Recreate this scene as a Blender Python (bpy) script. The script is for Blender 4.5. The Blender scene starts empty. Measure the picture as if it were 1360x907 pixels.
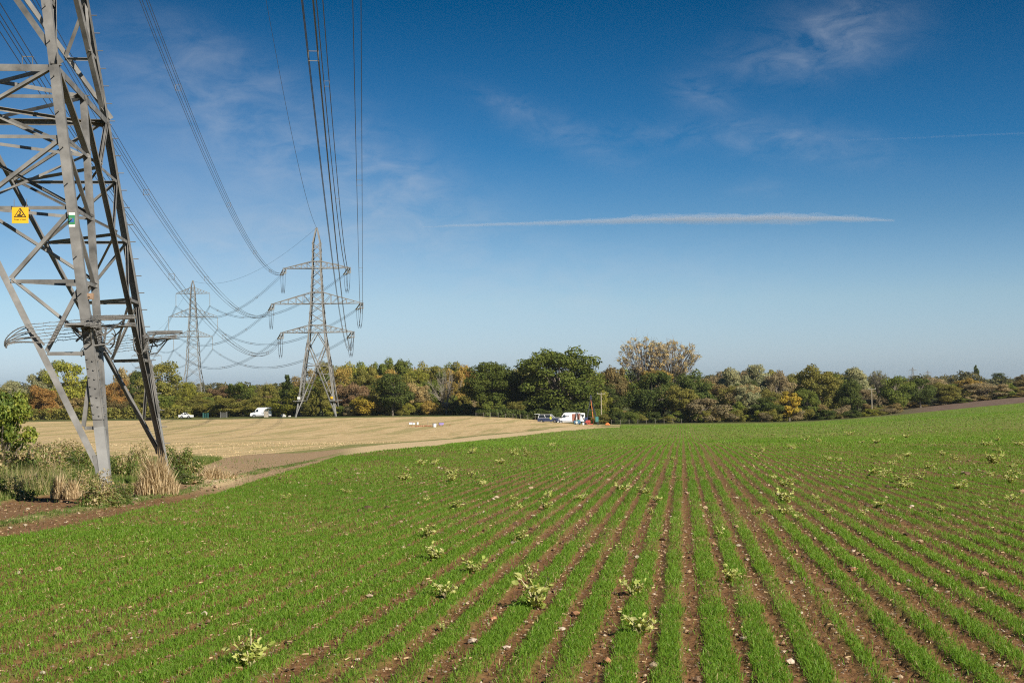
import bpy, math, random
import numpy as np
from mathutils import Vector, Matrix
sc = bpy.context.scene
COL = sc.collection
rad = math.radians

# ------------------------------------------------------------------ camera
F = 1889.0; PITCH = 0.0312; ROLL = 0.0127; CAMZ = 1.6
cp, sp, cr, sr = math.cos(PITCH), math.sin(PITCH), math.cos(ROLL), math.sin(ROLL)
def ray(px, py):
    a = (px-680)/F; b = (453.5-py)/F
    a2 = a*cr + b*sr; b2 = -a*sr + b*cr
    return np.array([a2, cp - b2*sp, b2*cp + sp])
cam = bpy.data.objects.new('camera', bpy.data.cameras.new('camera'))
COL.objects.link(cam)
cam.data.sensor_width = 36; cam.data.lens = F/1360*36
cam.data.clip_start = 0.1; cam.data.clip_end = 120000
ex = Vector((cr, sr*sp, -sr*cp)); ey = Vector((sr, -cr*sp, cr*cp)); ez = -Vector((0, cp, sp))
m = Matrix((ex, ey, ez)).transposed().to_4x4(); m.translation = (0, 0, CAMZ)
cam.matrix_world = m
sc.camera = cam

# ------------------------------------------------------------------ light
SUN_EL = rad(31); SUN_AZ = rad(136)          # azimuth clockwise from +Y
sdir = Vector((math.sin(SUN_AZ)*math.cos(SUN_EL), math.cos(SUN_AZ)*math.cos(SUN_EL), math.sin(SUN_EL)))
sl = bpy.data.lights.new('sun', 'SUN'); sl.energy = 4.6; sl.angle = rad(0.53); sl.color = (1, 0.93, 0.82)
so = bpy.data.objects.new('sun', sl); COL.objects.link(so)
so.rotation_euler = sdir.to_track_quat('Z', 'Y').to_euler()
W = bpy.data.worlds.new('World'); sc.world = W; W.use_nodes = True
nt = W.node_tree; N = nt.nodes; L = nt.links
for n in list(N): N.remove(n)
def mk(tree, typ, **kw):
    n = tree.nodes.new(typ)
    for k, v in kw.items():
        if k == 'ins':
            for a, b in v.items(): n.inputs[a].default_value = b
        else: setattr(n, k, v)
    return n
def math_n(tree, op, a, b=None, c=None, clamp=False):
    n = tree.nodes.new('ShaderNodeMath'); n.operation = op; n.use_clamp = clamp
    for i, v in enumerate((a, b, c)):
        if v is None: continue
        if isinstance(v, (int, float)): n.inputs[i].default_value = v
        else: tree.links.new(v, n.inputs[i])
    return n.outputs[0]
def mixc(tree, fac, a, b, mode='MIX'):
    n = tree.nodes.new('ShaderNodeMix'); n.data_type = 'RGBA'; n.blend_type = mode
    for s, v in ((n.inputs[0], fac), (n.inputs[6], a), (n.inputs[7], b)):
        if isinstance(v, (int, float)): s.default_value = v
        elif isinstance(v, tuple): s.default_value = (*v[:3], 1)
        else: tree.links.new(v, s)
    return n.outputs[2]
def ramp(tree, fac, stops, interp='LINEAR'):
    n = tree.nodes.new('ShaderNodeValToRGB'); n.color_ramp.interpolation = interp
    e = n.color_ramp.elements
    while len(e) < len(stops): e.new(0.5)
    for el, (p, c) in zip(e, stops):
        el.position = p; el.color = (*c[:3], 1) if isinstance(c, tuple) else (c, c, c, 1)
    tree.links.new(fac, n.inputs[0]); return n.outputs[0]
def noise(tree, vec, scale, detail=4, rough=0.55, dist=0.0, out=0):
    n = mk(tree, 'ShaderNodeTexNoise', ins={'Scale': scale, 'Detail': detail, 'Roughness': rough, 'Distortion': dist})
    if vec is not None: tree.links.new(vec, n.inputs['Vector'])
    return n.outputs[out]
sky = mk(nt, 'ShaderNodeTexSky', sky_type='NISHITA', sun_disc=False, sun_elevation=SUN_EL, sun_rotation=SUN_AZ,
         altitude=100, air_density=1.1, dust_density=0.5, ozone_density=2.2)
tc = mk(nt, 'ShaderNodeTexCoord'); sx = mk(nt, 'ShaderNodeSeparateXYZ'); L.new(tc.outputs['Generated'], sx.inputs[0])
# the clear autumn sky deepens quickly with elevation (clean dry air)
zz = sx.outputs[2]
dens = ramp(nt, zz, [(0.0, (0.42, 0.59, 1.0)), (0.017, (0.465, 0.605, 0.985)), (0.059, (0.415, 0.54, 0.775)), (0.112, (0.205, 0.37, 0.57)), (0.163, (0.062, 0.26, 0.465)), (0.27, (0.001, 0.140, 0.268)), (1.0, (0.03, 0.15, 0.30))])
skc = mixc(nt, 1.0, mixc(nt, 1.0, sky.outputs[0], dens, 'MULTIPLY'), (.775, .775, .755), 'MULTIPLY')
# thin cirrus, mapped on the direction (azimuth, elevation)
az = math_n(nt, 'ARCTAN2', sx.outputs[0], sx.outputs[1])
el = math_n(nt, 'ARCSINE', zz)
cv = mk(nt, 'ShaderNodeCombineXYZ'); L.new(az, cv.inputs[0]); L.new(math_n(nt, 'MULTIPLY', el, 2.2), cv.inputs[1])
fine = noise(nt, cv.outputs[0], 26, 9, 0.64, 0.45)
broad = noise(nt, cv.outputs[0], 5.0, 4, 0.5, 0.4)
def blob(a0, e0, ra, re, ang=0.0):
    da = math_n(nt, 'SUBTRACT', az, a0); de = math_n(nt, 'SUBTRACT', el, e0)
    ca, sa = math.cos(ang), math.sin(ang)
    u = math_n(nt, 'ADD', math_n(nt, 'MULTIPLY', da, ca/ra), math_n(nt, 'MULTIPLY', de, sa/ra))
    v = math_n(nt, 'ADD', math_n(nt, 'MULTIPLY', da, -sa/re), math_n(nt, 'MULTIPLY', de, ca/re))
    d2 = math_n(nt, 'ADD', math_n(nt, 'MULTIPLY', u, u), math_n(nt, 'MULTIPLY', v, v))
    return math_n(nt, 'EXPONENT', math_n(nt, 'MULTIPLY', d2, -1.0))
def pe(px, py):
    r = ray(px, py); return math.atan2(r[0], r[1]), math.asin(r[2]/np.linalg.norm(r))
tot = None
for (px, py, rx, ry, ang, amp) in [(1110, 45, 85, 42, 0.15, 1.05), (1010, 85, 60, 25, -0.1, .5), (930, 125, 40, 22, -0.2, .7), (1060, 190, 110, 26, -0.18, .95), (900, 180, 110, 18, -0.1, .5),
                                   (760, 185, 95, 24, -0.35, .55), (680, 140, 60, 14, -0.35, .5), (1010, 250, 35, 13, 0, .5), (430, 215, 170, 60, -0.35, .7), (250, 130, 150, 70, -0.5, .5), (330, 90, 120, 30, -0.4, .3), (250, 330, 230, 60, 0, .7), (520, 240, 110, 40, -0.4, .6), (560, 330, 260, 50, -0.2, .4), (820, 385, 260, 60, 0.1, .4)]:
    a0, e0 = pe(px, py)
    b = math_n(nt, 'MULTIPLY', blob(a0, e0, rx/F, ry/F, ang), amp)
    tot = b if tot is None else math_n(nt, 'ADD', tot, b)
st = ramp(nt, fine, [(0.36, 0.05), (0.72, 1.0)])
broad2 = ramp(nt, broad, [(0.25, 0.35), (0.7, 1.0)])
cl = math_n(nt, 'MULTIPLY', math_n(nt, 'MULTIPLY', st, broad2), math_n(nt, 'MINIMUM', tot, 1.0))
smooth = math_n(nt, 'MULTIPLY', blob(*pe(280, 290), 330/F, 140/F, -0.3), 0.19)
cl = math_n(nt, 'ADD', math_n(nt, 'MULTIPLY', cl, 0.40), smooth, clamp=True)
skc = mixc(nt, cl, skc, (3.0, 3.15, 3.4))
# light level of the sky kept physical for the fill light
bg = mk(nt, 'ShaderNodeBackground', ins={'Strength': 0.125}); L.new(skc, bg.inputs[0])
wo = mk(nt, 'ShaderNodeOutputWorld'); L.new(bg.outputs[0], wo.inputs[0])
vs = sc.view_settings
sc.display_settings.display_device = 'sRGB'; vs.view_transform = 'Standard'; vs.look = 'None'; vs.gamma = 1; vs.exposure = 0.72; vs.use_curve_mapping = False
sc.cycles.pixel_filter_type = 'BLACKMAN_HARRIS'; sc.cycles.filter_width = 1.15
sc.cycles.max_bounces = 6; sc.cycles.diffuse_bounces = 2; sc.cycles.glossy_bounces = 2; sc.cycles.transmission_bounces = 4; sc.cycles.transparent_max_bounces = 8
sc.cycles.use_denoising = False; sc.cycles.denoiser = 'OPENIMAGEDENOISE'; sc.cycles.denoising_input_passes = 'RGB_ALBEDO_NORMAL'

# ------------------------------------------------------------------ helpers
def tag(o, label=None, cat=None, group=None, kind=None):
    if label: o['label'] = label
    if cat: o['category'] = cat
    if group: o['group'] = group
    if kind: o['kind'] = kind
    return o
def empty(name, label, cat, loc=(0, 0, 0), rz=0.0, group=None, scale=None):
    o = bpy.data.objects.new(name, None); COL.objects.link(o); o.location = loc; o.rotation_euler = (0, 0, rz)
    o.empty_display_size = 0.3
    if scale is not None: o.scale = scale
    return tag(o, label, cat, group)
class MB:
    """collects vertices and faces for ONE mesh"""
    def __init__(s): s.V = []; s.F = []; s.n = 0; s.M = []
    def add(s, V, Fs, mi=0):
        V = np.asarray(V, float).reshape(-1, 3); s.V.append(V)
        s.F.append([np.asarray(f, int) + s.n for f in Fs] if not isinstance(Fs, np.ndarray) else [Fs + s.n]); s.n += len(V)
        s.M.append(mi)
    def box(s, c, d, R=None):
        V = np.array([(x, y, z) for x in (-.5, .5) for y in (-.5, .5) for z in (-.5, .5)])*np.array(d)
        if R is not None: V = V @ np.asarray(R).T
        s.add(V+np.array(c), [(0, 1, 3, 2), (4, 6, 7, 5), (0, 4, 5, 1), (2, 3, 7, 6), (0, 2, 6, 4), (1, 5, 7, 3)])
    def bar(s, p, q, w, h=None, up=(0, 0, 1), prof=None):
        p = np.array(p, float); q = np.array(q, float); d = q-p; n = np.linalg.norm(d)
        if n < 1e-6: return
        d /= n; u = np.array(up, float)
        if abs(d @ u) > 0.97: u = np.array((1., 0, 0))
        a = np.cross(d, u); a /= np.linalg.norm(a); b = np.cross(a, d)
        if prof is None:
            h = h or w; prof = [(-w/2, -h/2), (w/2, -h/2), (w/2, h/2), (-w/2, h/2)]
        k = len(prof); V = [p+a*x+b*y for x, y in prof]+[q+a*x+b*y for x, y in prof]
        s.add(V, [(i, (i+1) % k, (i+1) % k+k, i+k) for i in range(k)]+[tuple(range(k))[::-1], tuple(range(k, 2*k))])
    def ang(s, p, q, w, t, n1, n2):
        """steel angle: heel line p-q, flanges along n1 and n2"""
        p = np.array(p, float); q = np.array(q, float); n1 = np.array(n1, float); n2 = np.array(n2, float)
        d = (q-p)/np.linalg.norm(q-p)
        n1 = n1-d*(n1@d); n1 /= np.linalg.norm(n1); n2 = n2-d*(n2@d); n2 -= n1*(n2@n1)*0.999; n2 /= np.linalg.norm(n2)
        P = [n1*0, n1*w, n1*w+n2*t, n1*t+n2*t, n1*t+n2*w, n2*w]
        k = 6; V = [p+x for x in P]+[q+x for x in P]
        s.add(V, [(i, (i+1) % k, (i+1) % k+k, i+k) for i in range(k)]+[(5, 4, 3, 2, 1, 0), (6, 7, 8, 9, 10, 11)])
    def tube(s, pts, r, k=6, caps=True):
        pts = np.asarray(pts, float); n = len(pts); r = np.broadcast_to(r, (n,))
        T = np.gradient(pts, axis=0); T /= np.linalg.norm(T, axis=1)[:, None]+1e-12
        u = np.array((0, 0, 1.)) if abs(T[0, 2]) < 0.9 else np.array((1., 0, 0))
        A = np.cross(T, u); ln = np.linalg.norm(A, axis=1)[:, None]; A = np.where(ln > 1e-3, A/(ln+1e-12), np.array([[0, 1., 0]])); B = np.cross(T, A)
        an = np.arange(k)*2*math.pi/k
        V = pts[:, None]+r[:, None, None]*(np.cos(an)[None, :, None]*A[:, None]+np.sin(an)[None, :, None]*B[:, None])
        i = np.arange(n-1)[:, None]*k; j = np.arange(k)[None]; j2 = (j+1) % k
        Q = np.stack([i+j, i+j2, i+k+j2, i+k+j], -1).reshape(-1, 4)
        s.add(V.reshape(-1, 3), Q)
        if caps: s.add(V[0], [tuple(range(k))]); s.add(V[-1], [tuple(range(k))])
    def cyl(s, p, q, r, k=10): s.tube([p, q], r, k)
    def sphere(s, c, r, nu=10, nv=6):
        r = np.broadcast_to(r, (3,)); V = []
        for j in range(nv+1):
            t = math.pi*j/nv
            for i in range(nu): V.append((r[0]*math.sin(t)*math.cos(2*math.pi*i/nu), r[1]*math.sin(t)*math.sin(2*math.pi*i/nu), r[2]*math.cos(t)))
        s.add(np.array(V)+np.array(c), [(j*nu+i, j*nu+(i+1) % nu, (j+1)*nu+(i+1) % nu, (j+1)*nu+i) for j in range(nv) for i in range(nu)])
    def prism(s, prof, y0, y1, axis='y'):
        """profile (x,z) extruded along y"""
        k = len(prof)
        V = [(x, y0, z) for x, z in prof]+[(x, y1, z) for x, z in prof]
        s.add(V, [(i, (i+1) % k, (i+1) % k+k, i+k) for i in range(k)]+[tuple(range(k)), tuple(range(2*k-1, k-1, -1))])
    def mesh(s, name):
        loops = []; tot = []
        for fs in s.F:
            for f in fs:
                if f.ndim == 2: loops.append(f.ravel()); tot.append(np.full(len(f), f.shape[1]))
                else: loops.append(f); tot.append(np.array([len(f)]))
        return mesh_np(name, np.concatenate(s.V), np.concatenate(loops), np.concatenate(tot))
def mesh_np(name, V, loops, tot, attrs=None, smooth=False):
    me = bpy.data.meshes.new(name)
    me.vertices.add(len(V)); me.vertices.foreach_set('co', np.asarray(V, np.float32).ravel())
    me.loops.add(len(loops)); me.loops.foreach_set('vertex_index', np.asarray(loops, np.int32))
    me.polygons.add(len(tot)); tot = np.asarray(tot, np.int32)
    me.polygons.foreach_set('loop_start', np.concatenate([[0], np.cumsum(tot)[:-1]]).astype(np.int32))
    me.update(calc_edges=True)
    me.polygons.foreach_set('use_smooth', np.full(len(tot), smooth, bool))
    for k, a in (attrs or {}).items():
        at = me.attributes.new(k, 'FLOAT', 'POINT'); at.data.foreach_set('value', np.asarray(a, np.float32))
    return me
def part(name, me, mat, parent=None, loc=None):
    if isinstance(me, MB): me = me.mesh(name)
    o = bpy.data.objects.new(name, me); COL.objects.link(o)
    if mat is not None and len(me.materials) == 0: me.materials.append(mat)
    if parent is not None: o.parent = parent
    if loc is not None: o.location = loc
    return o
def copy_tree(root, **kw):
    c = root.copy(); COL.objects.link(c)
    for ch in list(root.children):
        d = ch.copy(); COL.objects.link(d); d.parent = c
        for g in list(ch.children):
            e = g.copy(); COL.objects.link(e); e.parent = d
    return c

def material(name, col, rough=0.8, metal=0.0, var=0.15, nscale=3.0, bump=0.0, bscale=40, attr=None, col2=None, spec=0.3):
    M = bpy.data.materials.new(name); M.use_nodes = True; t = M.node_tree
    b = t.nodes['Principled BSDF']; b.inputs['Roughness'].default_value = rough; b.inputs['Metallic'].default_value = metal
    b.inputs['Specular IOR Level'].default_value = spec
    tcn = t.nodes.new('ShaderNodeTexCoord')
    nz = noise(t, tcn.outputs['Object'], nscale, 5, 0.6)
    c2 = col2 or tuple(c*(1-var*1.6) for c in col); c1 = tuple(min(1, c*(1+var)) for c in col)
    cc = ramp(t, nz, [(0.3, c2), (0.7, c1)])
    t.links.new(cc, b.inputs['Base Color'])
    if bump:
        bn = mk(t, 'ShaderNodeBump', ins={'Strength': bump, 'Distance': 0.02}); t.links.new(noise(t, tcn.outputs['Object'], bscale, 4), bn.inputs['Height']); t.links.new(bn.outputs[0], b.inputs['Normal'])
    return M

# value noise in numpy
def vnoise(x, y, seed=0):
    xi = np.floor(x).astype(np.int64); yi = np.floor(y).astype(np.int64); xf = x-xi; yf = y-yi
    u = xf*xf*(3-2*xf); v = yf*yf*(3-2*yf)
    def h(a, b):
        n = (a*374761393 + b*668265263 + seed*1442695041) & 0x7fffffff
        n = ((n ^ (n >> 13))*1274126177) & 0x7fffffff
        return ((n ^ (n >> 16)) & 0xffff)/65535.0
    return (h(xi, yi)*(1-u)+h(xi+1, yi)*u)*(1-v)+(h(xi, yi+1)*(1-u)+h(xi+1, yi+1)*u)*v
def fbm(x, y, oct=4, seed=0):
    s = 0; a = 0.5
    for i in range(oct): s = s+a*vnoise(x*2**i, y*2**i, seed+i*7); a *= 0.5
    return s/(1-0.5**oct)
def S(x, a, b):
    t = np.clip((x-a)/(b-a), 0, 1); return t*t*(3-2*t)
def G(x, y):
    x = np.asarray(x, float); y = np.asarray(y, float)
    d = np.hypot(x, y); az_ = np.where(y > 0.5, x/np.maximum(y, 5), np.sign(x)*0.5)
    az_ = np.clip(az_, -.6, .6); back = S(y, -60, 5)
    D = np.maximum(y, 0)
    z = -0.0242*np.minimum(D, 300)-0.0242*45*(1-np.exp(-np.maximum(D-300, 0)/45.)) + 10*S(D, 1200, 5000)
    z = z+6.5*S(az_, .18, .42)*S(D, 60, 480)*(1-0.5*S(D, 700, 1500))
    z = z+2.3*(1-S(az_, -.03, .07))*S(D, 190, 380)*(1-0.0*S(D, 900, 1500))
    z = z+.25*(1-S(az_, -.25, -.12))*S(D, 12, 24)*(1-S(D, 45, 90))
    z = z+0.30*np.sin(D/31+x/40)*S(D, 50, 120)*(1-S(D, 260, 330))
    return z*back
def hit(px, py):
    r = ray(px, py); y = 5.0; step = 1.006; last = y
    while y < 6000:
        z = CAMZ+r[2]/r[1]*y; x = r[0]/r[1]*y
        if z < G(x, y): return (x, y)
        y *= step
    return (x, y)
def at(px, Y):
    """ground point in the direction of column px at depth Y"""
    r = ray(px, 540); x = r[0]/r[1]*Y
    return Vector((x, Y, float(G(x, Y))))

# ------------------------------------------------------------------ field layout
def edge(pts):
    P = sorted(((lambda h: (h[0]/h[1], h[1]))(hit(*p)) for p in pts)); a = np.array([p[0] for p in P]); b = np.array([p[1] for p in P])
    return lambda q: np.exp(np.interp(q, a, np.log(b)))
Ycrop_ = edge([(-300, 775), (-150, 745), (0, 718), (80, 703), (150, 688), (240, 667), (300, 652), (380, 627), (450, 606), (520, 597), (580, 592), (640, 584), (720, 575), (760, 571.5), (800, 568.5), (815, 567.6)])
def Ycrop(q): return np.where(q < 0.075, np.minimum(Ycrop_(q), 336), 336)
Ytrack = edge([(-300, 715), (-150, 690), (0, 668), (80, 655), (150, 646), (240, 634), (300, 617), (360, 610), (420, 602), (500, 591.5), (560, 586.5), (640, 579), (720, 571.5), (800, 566.8)])
Yverge = edge([(-300, 630), (0, 612), (150, 611), (240, 611), (320, 606), (420, 597), (500, 589), (560, 585), (640, 577.5), (720, 570.5), (800, 566)])
Ystub = lambda q: 356-22*S(q, 0.0, 0.06)
ROWD = 0.119; ROWS = 0.325; ROWO = 0.194
def rowc(x, y):
    return x-ROWD*y
rng = np.random.default_rng(5)
NR = 4000
rjit = rng.normal(0, .018, NR); rwid = rng.uniform(.82, 1.12, NR); rden = rng.uniform(.8, 1.05, NR)
k0 = NR//2
for k, d, j in ((3, .45, 0), (2, 1.0, -.02), (4, .95, .02), (-3, .9, 0), (9, .5, 0), (-4, .85, .02), (1, 1, .0)):
    rden[k0+k] = d; rjit[k0+k] = j
rwid[k0+3] = .6
def row_profile(x, y):
    """0 = between rows, 1 = in the middle of a drilled row"""
    c = (rowc(x, y)-ROWO)/ROWS+0.12*(fbm(x*.25, y*.12, 2, 3)-.5); k = np.round(c).astype(int)
    kk = np.clip(k+k0, 0, NR-1)
    t = np.abs(c-k-rjit[kk]/ROWS)
    return t, kk

# ------------------------------------------------------------------ ground sheet (polar grid, split into named pieces)
q_d = np.concatenate([-np.tan(np.linspace(rad(88), rad(30), 30)), np.linspace(-.56, -.43, 40)[:-1], np.arange(-.43, .43, .00135), np.linspace(.43, .56, 40), np.tan(np.linspace(rad(30), rad(88), 30))])
yy = [3.0]
while yy[-1] < 420: yy.append(yy[-1]*(1.0062 if yy[-1] > 6 else 1.02))
while yy[-1] < 9000: yy.append(yy[-1]*1.06)
yy = np.array(yy)
Q, Y = np.meshgrid(q_d, yy)
X = Q*Y
Z = G(X, Y)
crop = S(np.log(Ycrop(Q)/Y)+0.03*(fbm(X*.7, Y*.35, 3, 9)-.5)/1, -.004, .012)
nearf = 1-S(Y, 35, 70)
t, kk = row_profile(X, Y)
ridge = (1-S(t, .12, .42))*rden[kk]
clod = fbm(X*9, Y*9, 4, 1)-.5
clod2 = fbm(X*38, Y*38, 2, 2)-.5
Z = Z+nearf*((crop*(0.022*ridge-.01)+0.05*clod*(.5+.5*(1-crop)))+.03*clod2)
rutt = np.clip((Y-Ycrop(Q))/np.maximum(Ytrack(Q)-Ycrop(Q), .5), -1, 2)
wob = .16*(fbm(X*.5, Y*.25, 3, 21)-.5)
rt = rutt+wob
patch = .55*np.exp(-((Q+.185)/.035)**2)
inT = (1-crop)*(1-S(rt, 1.06+patch, 1.14+patch))*(1-S(Q, -.13, -.1))
ruts = inT*np.maximum(S(rt, -.06, .0)*(1-S(rt, .22, .32)), S(rt, .38, .48))
Z = Z-nearf*.05*ruts
greenstrip = inT*(1-np.clip(ruts*1.2, 0, 1))
verge = (1-crop)*(1-inT)*S(rt, 1.0, 1.1)*(1-S(np.log(Y/Yverge(Q))+.1*(fbm(X*.2, Y*.1, 3, 5)-.5), -.01, .02))
stub = (1-crop)*(1-inT)*(1-verge)*(1-S(Y/Ystub(Q), .995, 1.01))*(1-S(Q, .07, .09))
plough = S(Q, .255, .30)*S(Y, 333, 337)*(1-S(Y, 392-150*(Q-.36), 402-150*(Q-.36)))*(1-crop)
strawp = np.maximum(S(Q, -.13, -.1)*(1-S(Q, .03, .06))*(1-crop)*(1-S(rt, .9, 1.15)), (1-crop)*np.exp(-(((Q+.208)/.02)**2))*np.exp(-((Y-38)/6)**2)*.9)
cross = np.exp(-((Y-62)/14)**2)*np.exp(-((Q+.085)/.05)**2)      # the worn headland where bare patches curve across the rows
V = np.stack([X, Y, Z], -1).reshape(-1, 3)
ny, nx = X.shape
idx = (np.arange(ny-1)[:, None]*nx+np.arange(nx-1)[None]).ravel()
quads = np.stack([idx, idx+1, idx+nx+1, idx+nx], -1)
ATT = dict(crop=crop.ravel(), ruts=ruts.ravel(), verge=np.maximum(verge, greenstrip).ravel(), stub=stub.ravel(), plough=plough.ravel(), straw=strawp.ravel(), ridge=ridge.ravel(), cross=cross.ravel())

def ground_material():
    M = bpy.data.materials.new('ground'); M.use_nodes = True; t = M.node_tree; b = t.nodes['Principled BSDF']
    b.inputs['Roughness'].default_value = .95; b.inputs['Specular IOR Level'].default_value = .1
    geo = mk(t, 'ShaderNodeNewGeometry'); P = geo.outputs['Position']
    def A(n): return mk(t, 'ShaderNodeAttribute', attribute_name=n).outputs['Fac']
    sp3 = mk(t, 'ShaderNodeSeparateXYZ'); t.links.new(P, sp3.inputs[0])
    n1 = noise(t, P, 1.3, 8, .7); n2 = noise(t, P, 14, 6, .7); n3 = noise(t, P, .06, 4, .6)
    soil = ramp(t, n2, [(.25, (.085, .041, .016)), (.5, (.19, .100, .042)), (.72, (.30, .175, .08))])
    soil = mixc(t, ramp(t, n1, [(.4, 0.0), (.7, .5)]), soil, (.20, .10, .044))
    vo = mk(t, 'ShaderNodeTexVoronoi', feature='F1', ins={'Scale': 22.0}); t.links.new(P, vo.inputs['Vector'])
    sel = mk(t, 'ShaderNodeSeparateColor'); t.links.new(vo.outputs['Color'], sel.inputs[0])
    peb = math_n(t, 'MULTIPLY', math_n(t, 'LESS_THAN', vo.outputs['Distance'], .30), math_n(t, 'GREATER_THAN', sel.outputs[0], .80))
    soil = mixc(t, peb, soil, mixc(t, sel.outputs[1], (.28, .16, .09), (.42, .36, .28)))
    # far crop: green between the drilled rows closes up with distance
    rowx = math_n(t, 'SUBTRACT', sp3.outputs[0], math_n(t, 'MULTIPLY', sp3.outputs[1], ROWD))
    rf = math_n(t, 'PINGPONG', math_n(t, 'ADD', math_n(t, 'DIVIDE', math_n(t, 'SUBTRACT', rowx, ROWO), ROWS), 100.0), .5)
    far = ramp(t, math_n(t, 'DIVIDE', sp3.outputs[1], 400.0), [(.08, .0), (.2, .35), (.4, .75), (.8, .88)])
    grn = mixc(t, noise(t, P, .35, 6, .7), (.118, .215, .025), (.20, .305, .043))
    grn = mixc(t, ramp(t, n3, [(.35, 0.0), (.75, .5)]), grn, (.25, .28, .075))
    rowm = math_n(t, 'SUBTRACT', 1.0, math_n(t, 'MULTIPLY', ramp(t, rf, [(.2, 0.0), (.45, 1.0)]), .45))
    gm = math_n(t, 'MULTIPLY', far, rowm)
    base_g = math_n(t, 'MULTIPLY', A('ridge'), .3)
    cropc = mixc(t, math_n(t, 'MAXIMUM', gm, base_g), soil, grn)
    # stubble
    su = math_n(t, 'SUBTRACT', sp3.outputs[0], math_n(t, 'MULTIPLY', sp3.outputs[1], .09))
    wv = mk(t, 'ShaderNodeCombineXYZ'); t.links.new(su, wv.inputs[0]); t.links.new(math_n(t, 'MULTIPLY', sp3.outputs[1], .05), wv.inputs[1])
    w1 = noise(t, wv.outputs[0], .30, 5, .62, .5); w2 = noise(t, wv.outputs[0], 2.2, 5, .7)
    str_ = ramp(t, w2, [(.28, (.40, .28, .14)), (.5, (.64, .475, .24)), (.70, (.80, .625, .35))])
    str_ = mixc(t, ramp(t, noise(t, P, 3.5, 6, .75), [(.35, .6), (.6, 0.0)]), str_, (.25, .16, .08))
    gmask = ramp(t, w1, [(.50, 0.0), (.57, .9)])
    str_ = mixc(t, math_n(t, 'MULTIPLY', gmask, .65), str_, (.27, .25, .085))
    vgr = ramp(t, noise(t, P, 2.2, 7, .75), [(.3, (.08, .11, .02)), (.48, (.19, .20, .055)), (.62, (.38, .31, .15))])
    plo = ramp(t, noise(t, P, .5, 5, .6), [(.3, (.13, .085, .06)), (.7, (.23, .165, .115))])
    far_g = ramp(t, noise(t, P, .08, 5, .6), [(.3, (.06, .08, .02)), (.7, (.15, .15, .05))])
    c = far_g
    c = mixc(t, A('plough'), c, plo)
    c = mixc(t, A('stub'), c, str_)
    c = mixc(t, A('verge'), c, vgr)
    rutc = mixc(t, ramp(t, n1, [(.35, 0.0), (.7, .6)]), soil, (.26, .165, .09))
    rutc = mixc(t, ramp(t, math_n(t, 'DIVIDE', sp3.outputs[1], 100.0), [(.28, 0.0), (.42, .75)]), rutc, mixc(t, n1, (.30, .20, .11), (.46, .34, .20)))
    c = mixc(t, A('ruts'), c, rutc)
    c = mixc(t, A('straw'), c, mixc(t, n2, (.48, .35, .19), (.66, .51, .29)))
    c = mixc(t, A('crop'), c, cropc)
    t.links.new(c, b.inputs['Base Color'])
    bp = mk(t, 'ShaderNodeBump', ins={'Strength': .9, 'Distance': .03}); t.links.new(math_n(t, 'ADD', n2, math_n(t, 'MULTIPLY', peb, .5)), bp.inputs['Height']); t.links.new(bp.outputs[0], b.inputs['Normal'])
    return M
MG = ground_material()
fq = quads
cen = lambda a: a.ravel()[fq].mean(1)
ccrop, cstub, cver, crut, cplo = cen(crop), cen(stub), cen(np.maximum(verge, 0)), cen(np.maximum(inT, 0)), cen(plough)
cls = np.zeros(len(fq), int)
cls[cplo > .5] = 4; cls[cstub > .5] = 2; cls[cver > .5] = 3; cls[(crut > .5) | (cen(strawp) > .5)] = 1; cls[ccrop > .5] = 5
def sub_ground(name, mask):
    f = fq[mask]; u, inv = np.unique(f, return_inverse=True)
    me = mesh_np(name, V[u], inv.ravel(), np.full(len(f), 4), {k: a[u] for k, a in ATT.items()}, smooth=True)
    o = part(name, me, MG); tag(o, kind='structure'); return o
for nm, k in (('meadow', 0), ('farm_track', 1), ('stubble_field', 2), ('grass_verge', 3), ('ploughed_field', 4), ('crop_field', 5)):
    sub_ground(nm, cls == k)
# ground behind and beyond, out to the horizon
mb = MB()
R_ = np.array([3, 60, 300, 1500, 9000, 40000.])
for i in range(5):
    pass
NA = 96; ang = np.linspace(rad(88), rad(272), NA)
rr_ = np.array([0.0, 1.5, 6, 30, 150, 1000, 9000])
A_, Rr = np.meshgrid(ang, rr_); gx = np.sin(A_)*Rr; gy = np.cos(A_)*Rr
gv = np.stack([gx, gy, G(gx, np.minimum(gy, 0))], -1).reshape(-1, 3)
ii = (np.arange(len(rr_)-1)[:, None]*NA+np.arange(NA-1)[None]).ravel()
mb.add(gv, np.stack([ii, ii+NA, ii+NA+1, ii+1], -1))
x0s = q_d*3.0                                                      # strip between the camera's feet and the first ring
fr = np.stack([np.concatenate([x0s, x0s]), np.concatenate([np.full(nx, 3.0), np.zeros(nx)]), np.concatenate([Z[0], np.zeros(nx)])], -1)
i2 = np.arange(nx-1); mb.add(fr, np.stack([i2, i2+nx, i2+nx+1, i2+1], -1))
xs = q_d*9000.
fr = np.stack([np.concatenate([xs, xs*1.09]), np.concatenate([np.full(nx, yy[-1]), np.full(nx, 9800.)]), np.concatenate([Z[-1], np.full(nx, -40.)])], -1)
mb.add(fr[:, :], np.stack([i2, i2+1, i2+nx+1, i2+nx], -1))
og = part('ground', mb, MG); tag(og, kind='structure')

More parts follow.
